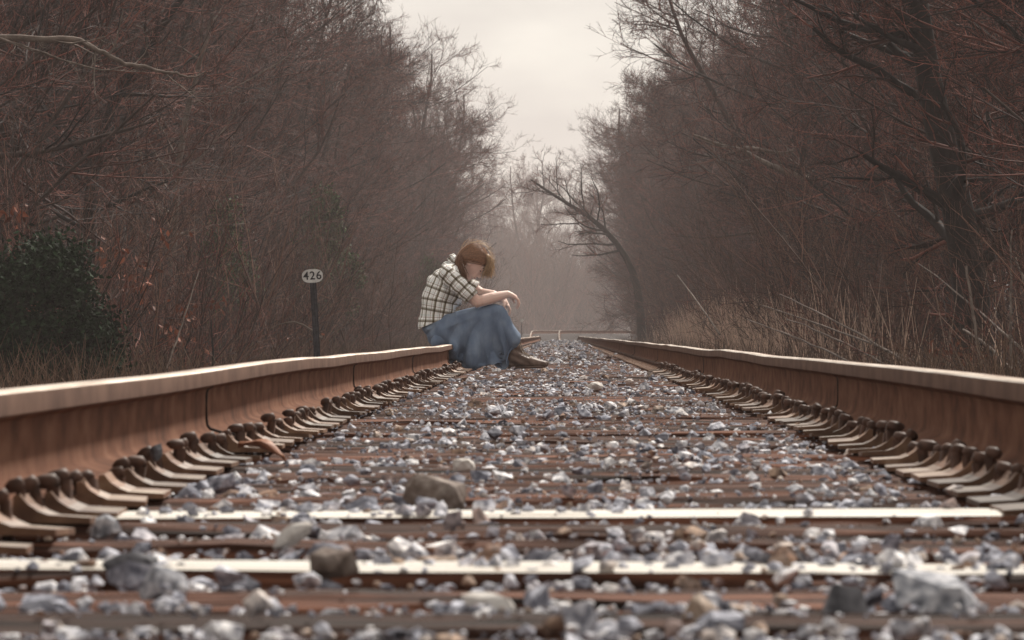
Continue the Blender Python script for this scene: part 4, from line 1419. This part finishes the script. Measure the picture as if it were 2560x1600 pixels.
    for yy, sg in ((-0.150, -1), (0.135, 1)):
        for i in range(30):
            fold = 0.020 * math.sin(i * 0.95 + (0 if sg < 0 else 1))
            b.cap((topD[i][0], yy, topD[i][1]), (hemD[i][0], yy + sg * (0.028 + fold), hemD[i][1]), 0.046, 0.019)
    for yy in (-0.13, -0.09, -0.05, -0.01, 0.03, 0.07, 0.11):
        for i in range(0, 30, 2):
            b.cap((topD[i][0] - 0.005, yy, topD[i][1] - 0.012), (hemD[i][0] - 0.002, yy, hemD[i][1] + 0.004), 0.044, 0.021)
    b.chain([(-0.06, -0.15, 0.03), (0.02, -0.165, -0.03), (0.08, -0.175, -0.10)], [0.04, 0.035, 0.025])
    # spill of cloth on the stones
    b.cap((0.10, -0.185, -0.142), (0.37, -0.195, -0.146), 0.014, 0.012)
    b.cap((0.02, -0.12, -0.10), (0.12, -0.18, -0.138), 0.014, 0.014)

    def folds(co):
        a = np.arctan2(co[:, 2] - 0.30, co[:, 0] - 0.30)
        dist = np.hypot(co[:, 0] - 0.30, co[:, 2] - 0.30)
        low = np.clip((0.18 - co[:, 2]) / 0.25, 0, 1)
        return 0.075 * (np.abs(np.sin(a * 6.5 + 1.5 * np.sin(co[:, 0] * 9))) - 0.55) * low * np.clip(dist / 0.3, 0, 1) + 0.0035 * np.sin(co[:, 0] * 60 + co[:, 2] * 45) * (co[:, 0] < 0.05)
    sk = b.build('denim_skirt', 'denim', root, 0.006, 6, folds)
    # waistband seam
    b = Body()
    for a0, a1 in zip(hem[:4], hem[1:5]):
        b.cap((a0[0] + 0.006, -0.192, a0[1] - 0.008), (a1[0] + 0.006, -0.192, a1[1] - 0.008), 0.0055, 0.0055)
    b.build('hem_seam', 'denim', sk, 0.004, 1)

    # boots
    for s, ky, dx in ((-1, -0.115, 0.0), (1, 0.085, 0.012)):
        bt = empty_part = Body()
        bt.chain([(0.415 + dx, ky, 0.03), (0.438 + dx, ky, -0.04), (0.455 + dx, ky, -0.098)], [0.055, 0.052, 0.050], 0.85)
        bt.chain([(0.430 + dx, ky, -0.115), (0.52 + dx, ky, -0.110), (0.60 + dx, ky - 0.004, -0.128), (0.648 + dx, ky - 0.006, -0.132)], [0.043, 0.042, 0.030, 0.021], 0.95)
        o = bt.build('boot', 'boot', root, 0.005, 4, lambda co: 0.004 * np.sin(co[:, 2] * 120 + co[:, 0] * 60) * (co[:, 0] < 0.55))
        bm = bmesh.new(); bm.from_mesh(o.data)
        bmesh.ops.bisect_plane(bm, geom=bm.verts[:] + bm.edges[:] + bm.faces[:], plane_co=(0, 0, -0.152), plane_no=(0, 0, 1), clear_inner=True)
        bm.to_mesh(o.data); bm.free()
        b = Body()
        b.chain([(0.41 + dx, ky, -0.156), (0.52 + dx, ky, -0.154), (0.64 + dx, ky - 0.005, -0.150)], [0.009, 0.009, 0.008], 4.0)
        b.build('sole', 'boot', o, 0.004, 1)
        pts = [(0.470, 0.03), (0.484, -0.005), (0.494, -0.035), (0.508, -0.058), (0.535, -0.072), (0.565, -0.088)]
        b = Body()
        for (x0, z0), (x1, z1) in zip(pts[:-1], pts[1:]):
            for e in (-1, 1):
                b.cap((x0 + dx, ky + e * 0.016, z0), (x1 + dx, ky - e * 0.016, z1), 0.0032, 0.0032)
        b.build('lace', 'lace', o, 0.0025, 0)

    # hair: a cap over the skull plus strands
    rr = np.random.default_rng(33)
    nth, nph = 26, 40
    V, keep = [], []
    for i in range(nth):
        th = math.pi * i / (nth - 1) * 0.80
        for j in range(nph):
            ph = 2 * math.pi * j / nph
            u = math.cos(th); f_ = math.sin(th) * math.cos(ph); s_ = math.sin(th) * math.sin(ph)
            V.append(H(-0.010 + 0.099 * f_, 0.080 * s_, 0.010 + 0.106 * u))
            keep.append((f_, s_, u))
    F = []
    for i in range(nth - 1):
        for j in range(nph):
            q = [i * nph + j, i * nph + (j + 1) % nph, (i + 1) * nph + (j + 1) % nph, (i + 1) * nph + j]
            f_, s_, u = np.mean([keep[k] for k in q], axis=0)
            if f_ > 0.30 and u < 0.62: continue
            if f_ > -0.05 and u < 0.02: continue
            F.append(q)
    me = bpy.data.meshes.new('hair'); me.from_pydata(V, [], F); me.materials.append(M['hair'])
    for p in me.polygons: p.use_smooth = True
    hair = link('hair', me, root)
    md = hair.modifiers.new('t', 'SOLIDIFY'); md.thickness = 0.004

    def bez(P, n=9):
        P = np.asarray(P, float); k = P.shape[1]
        t = np.linspace(0, 1, n)
        out = np.zeros((P.shape[0], n, 3))
        for i in range(k):
            out += P[:, i][:, None, :] * (math.comb(k - 1, i) * t ** i * (1 - t) ** (k - 1 - i))[None, :, None]
        return out

    def Hv(f, s, u): return np.stack([C0[0] + f * fx - u * fz, s, C0[2] + f * fz + u * fx], -1)
    n = 2600                                           # combed from the parting round to the nape
    part = rr.uniform(-0.55, 1.25, n)                  # angle along the parting, crown to brow
    sd = np.where(rr.uniform(size=n) < 0.6, -1.0, 1.0)
    lat = np.abs(rr.normal(0, 0.42, n)) * sd
    d0 = nrm(np.stack([np.sin(part), lat * 0.9, np.cos(part)], -1))
    d1 = nrm(np.stack([np.full(n, -0.66), sd * 0.62, np.full(n, -0.42)], -1) + rr.normal(0, 0.10, (n, 3)))
    om = np.arccos(np.clip((d0 * d1).sum(-1), -0.999, 0.999))[:, None, None]
    tq = np.linspace(0, 1, 11)[None, :, None]
    dirs = (np.sin((1 - tq) * om) * d0[:, None, :] + np.sin(tq * om) * d1[:, None, :]) / np.sin(om)
    dirs[:, :, 2] += np.sin(np.pi * tq[0, :, 0])[None, :] * (0.08 + 0.30 * np.clip(part - 0.35, 0, 1))[:, None]
    dirs = nrm(dirs)
    fac = (1.03 + rr.uniform(-0.01, 0.05, n))[:, None]
    A = Hv(-0.008 + 0.102 * fac * dirs[:, :, 0], 0.083 * fac * dirs[:, :, 1], 0.010 + 0.108 * fac * dirs[:, :, 2])
    n2 = 260                                           # lock curling over the near shoulder
    off = rr.normal(0, 0.011, (n2, 3))
    q0 = np.array(H(-0.078, -0.055, -0.040)); 
    L = np.stack([np.broadcast_to(np.array(p), (n2, 3)) for p in [tuple(q0), (0.045, -0.085, 0.560), (0.095, -0.105, 0.535), (0.060, -0.100, 0.500), (0.112, -0.095, 0.470), (0.090, -0.085, 0.440)]], 1) + off[:, None, :] * np.linspace(0.8, 1.3, 6)[None, :, None] + rr.normal(0, 0.006, (n2, 6, 3))
    Bq = bez(L, 12)
    n3 = 340                                           # fringe falling forward over the brow
    s3 = rr.uniform(-0.05, 0.07, n3)
    near_ = np.clip((-0.025 - s3) / 0.03, 0, 1)
    b0 = Hv(rr.uniform(0.02, 0.085, n3), s3, rr.uniform(0.075, 0.112, n3))
    b1 = np.stack([rr.normal(0.278, 0.014, n3), s3 * 1.1, rr.normal(0.610, 0.014, n3)], -1)
    b2 = np.stack([rr.normal(0.290, 0.020, n3), s3 * 1.1 - 0.01, rr.normal(0.540, 0.014, n3)], -1)
    b3 = np.stack([rr.normal(0.260, 0.024, n3) + 0.020 * near_, s3 * 1.05 - 0.012, rr.normal(0.468, 0.012, n3) + 0.045 * near_], -1)
    Cq = bez(np.stack([b0, b1, b2, b3], 1)) 
    n4 = 70                                            # loose wisps lifting off the crown
    ph = rr.uniform(-1.2, 1.5, n4)
    yw = rr.uniform(-.05, .05, n4)
    def arc(p, k): return np.stack([C0[0] + 0.02 + k * np.sin(p), yw, C0[2] + 0.014 + k * np.cos(p)], -1)
    lift = rr.uniform(0.115, 0.142, n4)
    Dq = bez(np.stack([arc(ph, 0.108), arc(ph + 0.25, lift), arc(ph + 0.5, lift * 1.05), arc(ph + 0.8, lift * rr.uniform(0.9, 1.15, n4))], 1))

    def strands(P, ra): return tubes(P, np.repeat((ra * np.array([0.7] + [1.0] * (P.shape[1] - 3) + [0.8, 0.35]))[None], len(P), 0), 3)
    v, f_ = join_parts([strands(A, 0.0013), strands(Bq, 0.0017)])
    o = link('swept_hair', np_mesh('swept_hair', v, f_, [M['hair']], True), hair)
    v, f_ = join_parts([strands(Cq, 0.0012), strands(Dq, 0.0006)])
    o = link('fringe', np_mesh('fringe', v, f_, [M['hair_light']], True), hair)
    b = Body()
    c_ = np.array(H(-0.078, -0.056, -0.040))
    pts = [c_ + np.array([0.013 * math.cos(a), 0.006 * math.cos(a), 0.013 * math.sin(a)]) for a in np.linspace(0, 2 * math.pi, 9)]
    for i in range(8): b.cap(tuple(pts[i]), tuple(pts[i + 1]), 0.004, 0.004)
    b.build('hair_tie', 'lash', hair, 0.003, 1)
    tag(root, 'person in a plaid shirt and long denim skirt sitting bowed on the left rail', 'person')
    return root


person()

# ------------------------------------------------------------------ haze
def haze():
    me = bpy.data.meshes.new('haze')
    bm = bmesh.new(); bmesh.ops.create_cube(bm, size=1.0)
    x0, x1, y0, y1, z0, z1 = -330, 330, -80, 1110, -2.2, 27.0
    for v in bm.verts:
        v.co = Vector(((x0 + x1) / 2 + v.co.x * (x1 - x0), (y0 + y1) / 2 + v.co.y * (y1 - y0), (z0 + z1) / 2 + v.co.z * (z1 - z0)))
    bm.to_mesh(me); bm.free()
    m = bpy.data.materials.new('haze'); m.use_nodes = True
    m.node_tree.nodes.clear()
    o_ = m.node_tree.nodes.new('ShaderNodeOutputMaterial')
    pv = m.node_tree.nodes.new('ShaderNodeVolumePrincipled')
    pv.inputs['Color'].default_value = (0.96, 0.85, 0.835, 1)
    pv.inputs['Density'].default_value = 0.00046
    pv.inputs['Anisotropy'].default_value = 0.1
    m.node_tree.links.new(pv.outputs['Volume'], o_.inputs['Volume'])
    me.materials.append(m)
    o = link('haze', me)
    tag(o, 'thin pale mist hanging along the track', 'mist', None, 'stuff')


haze()
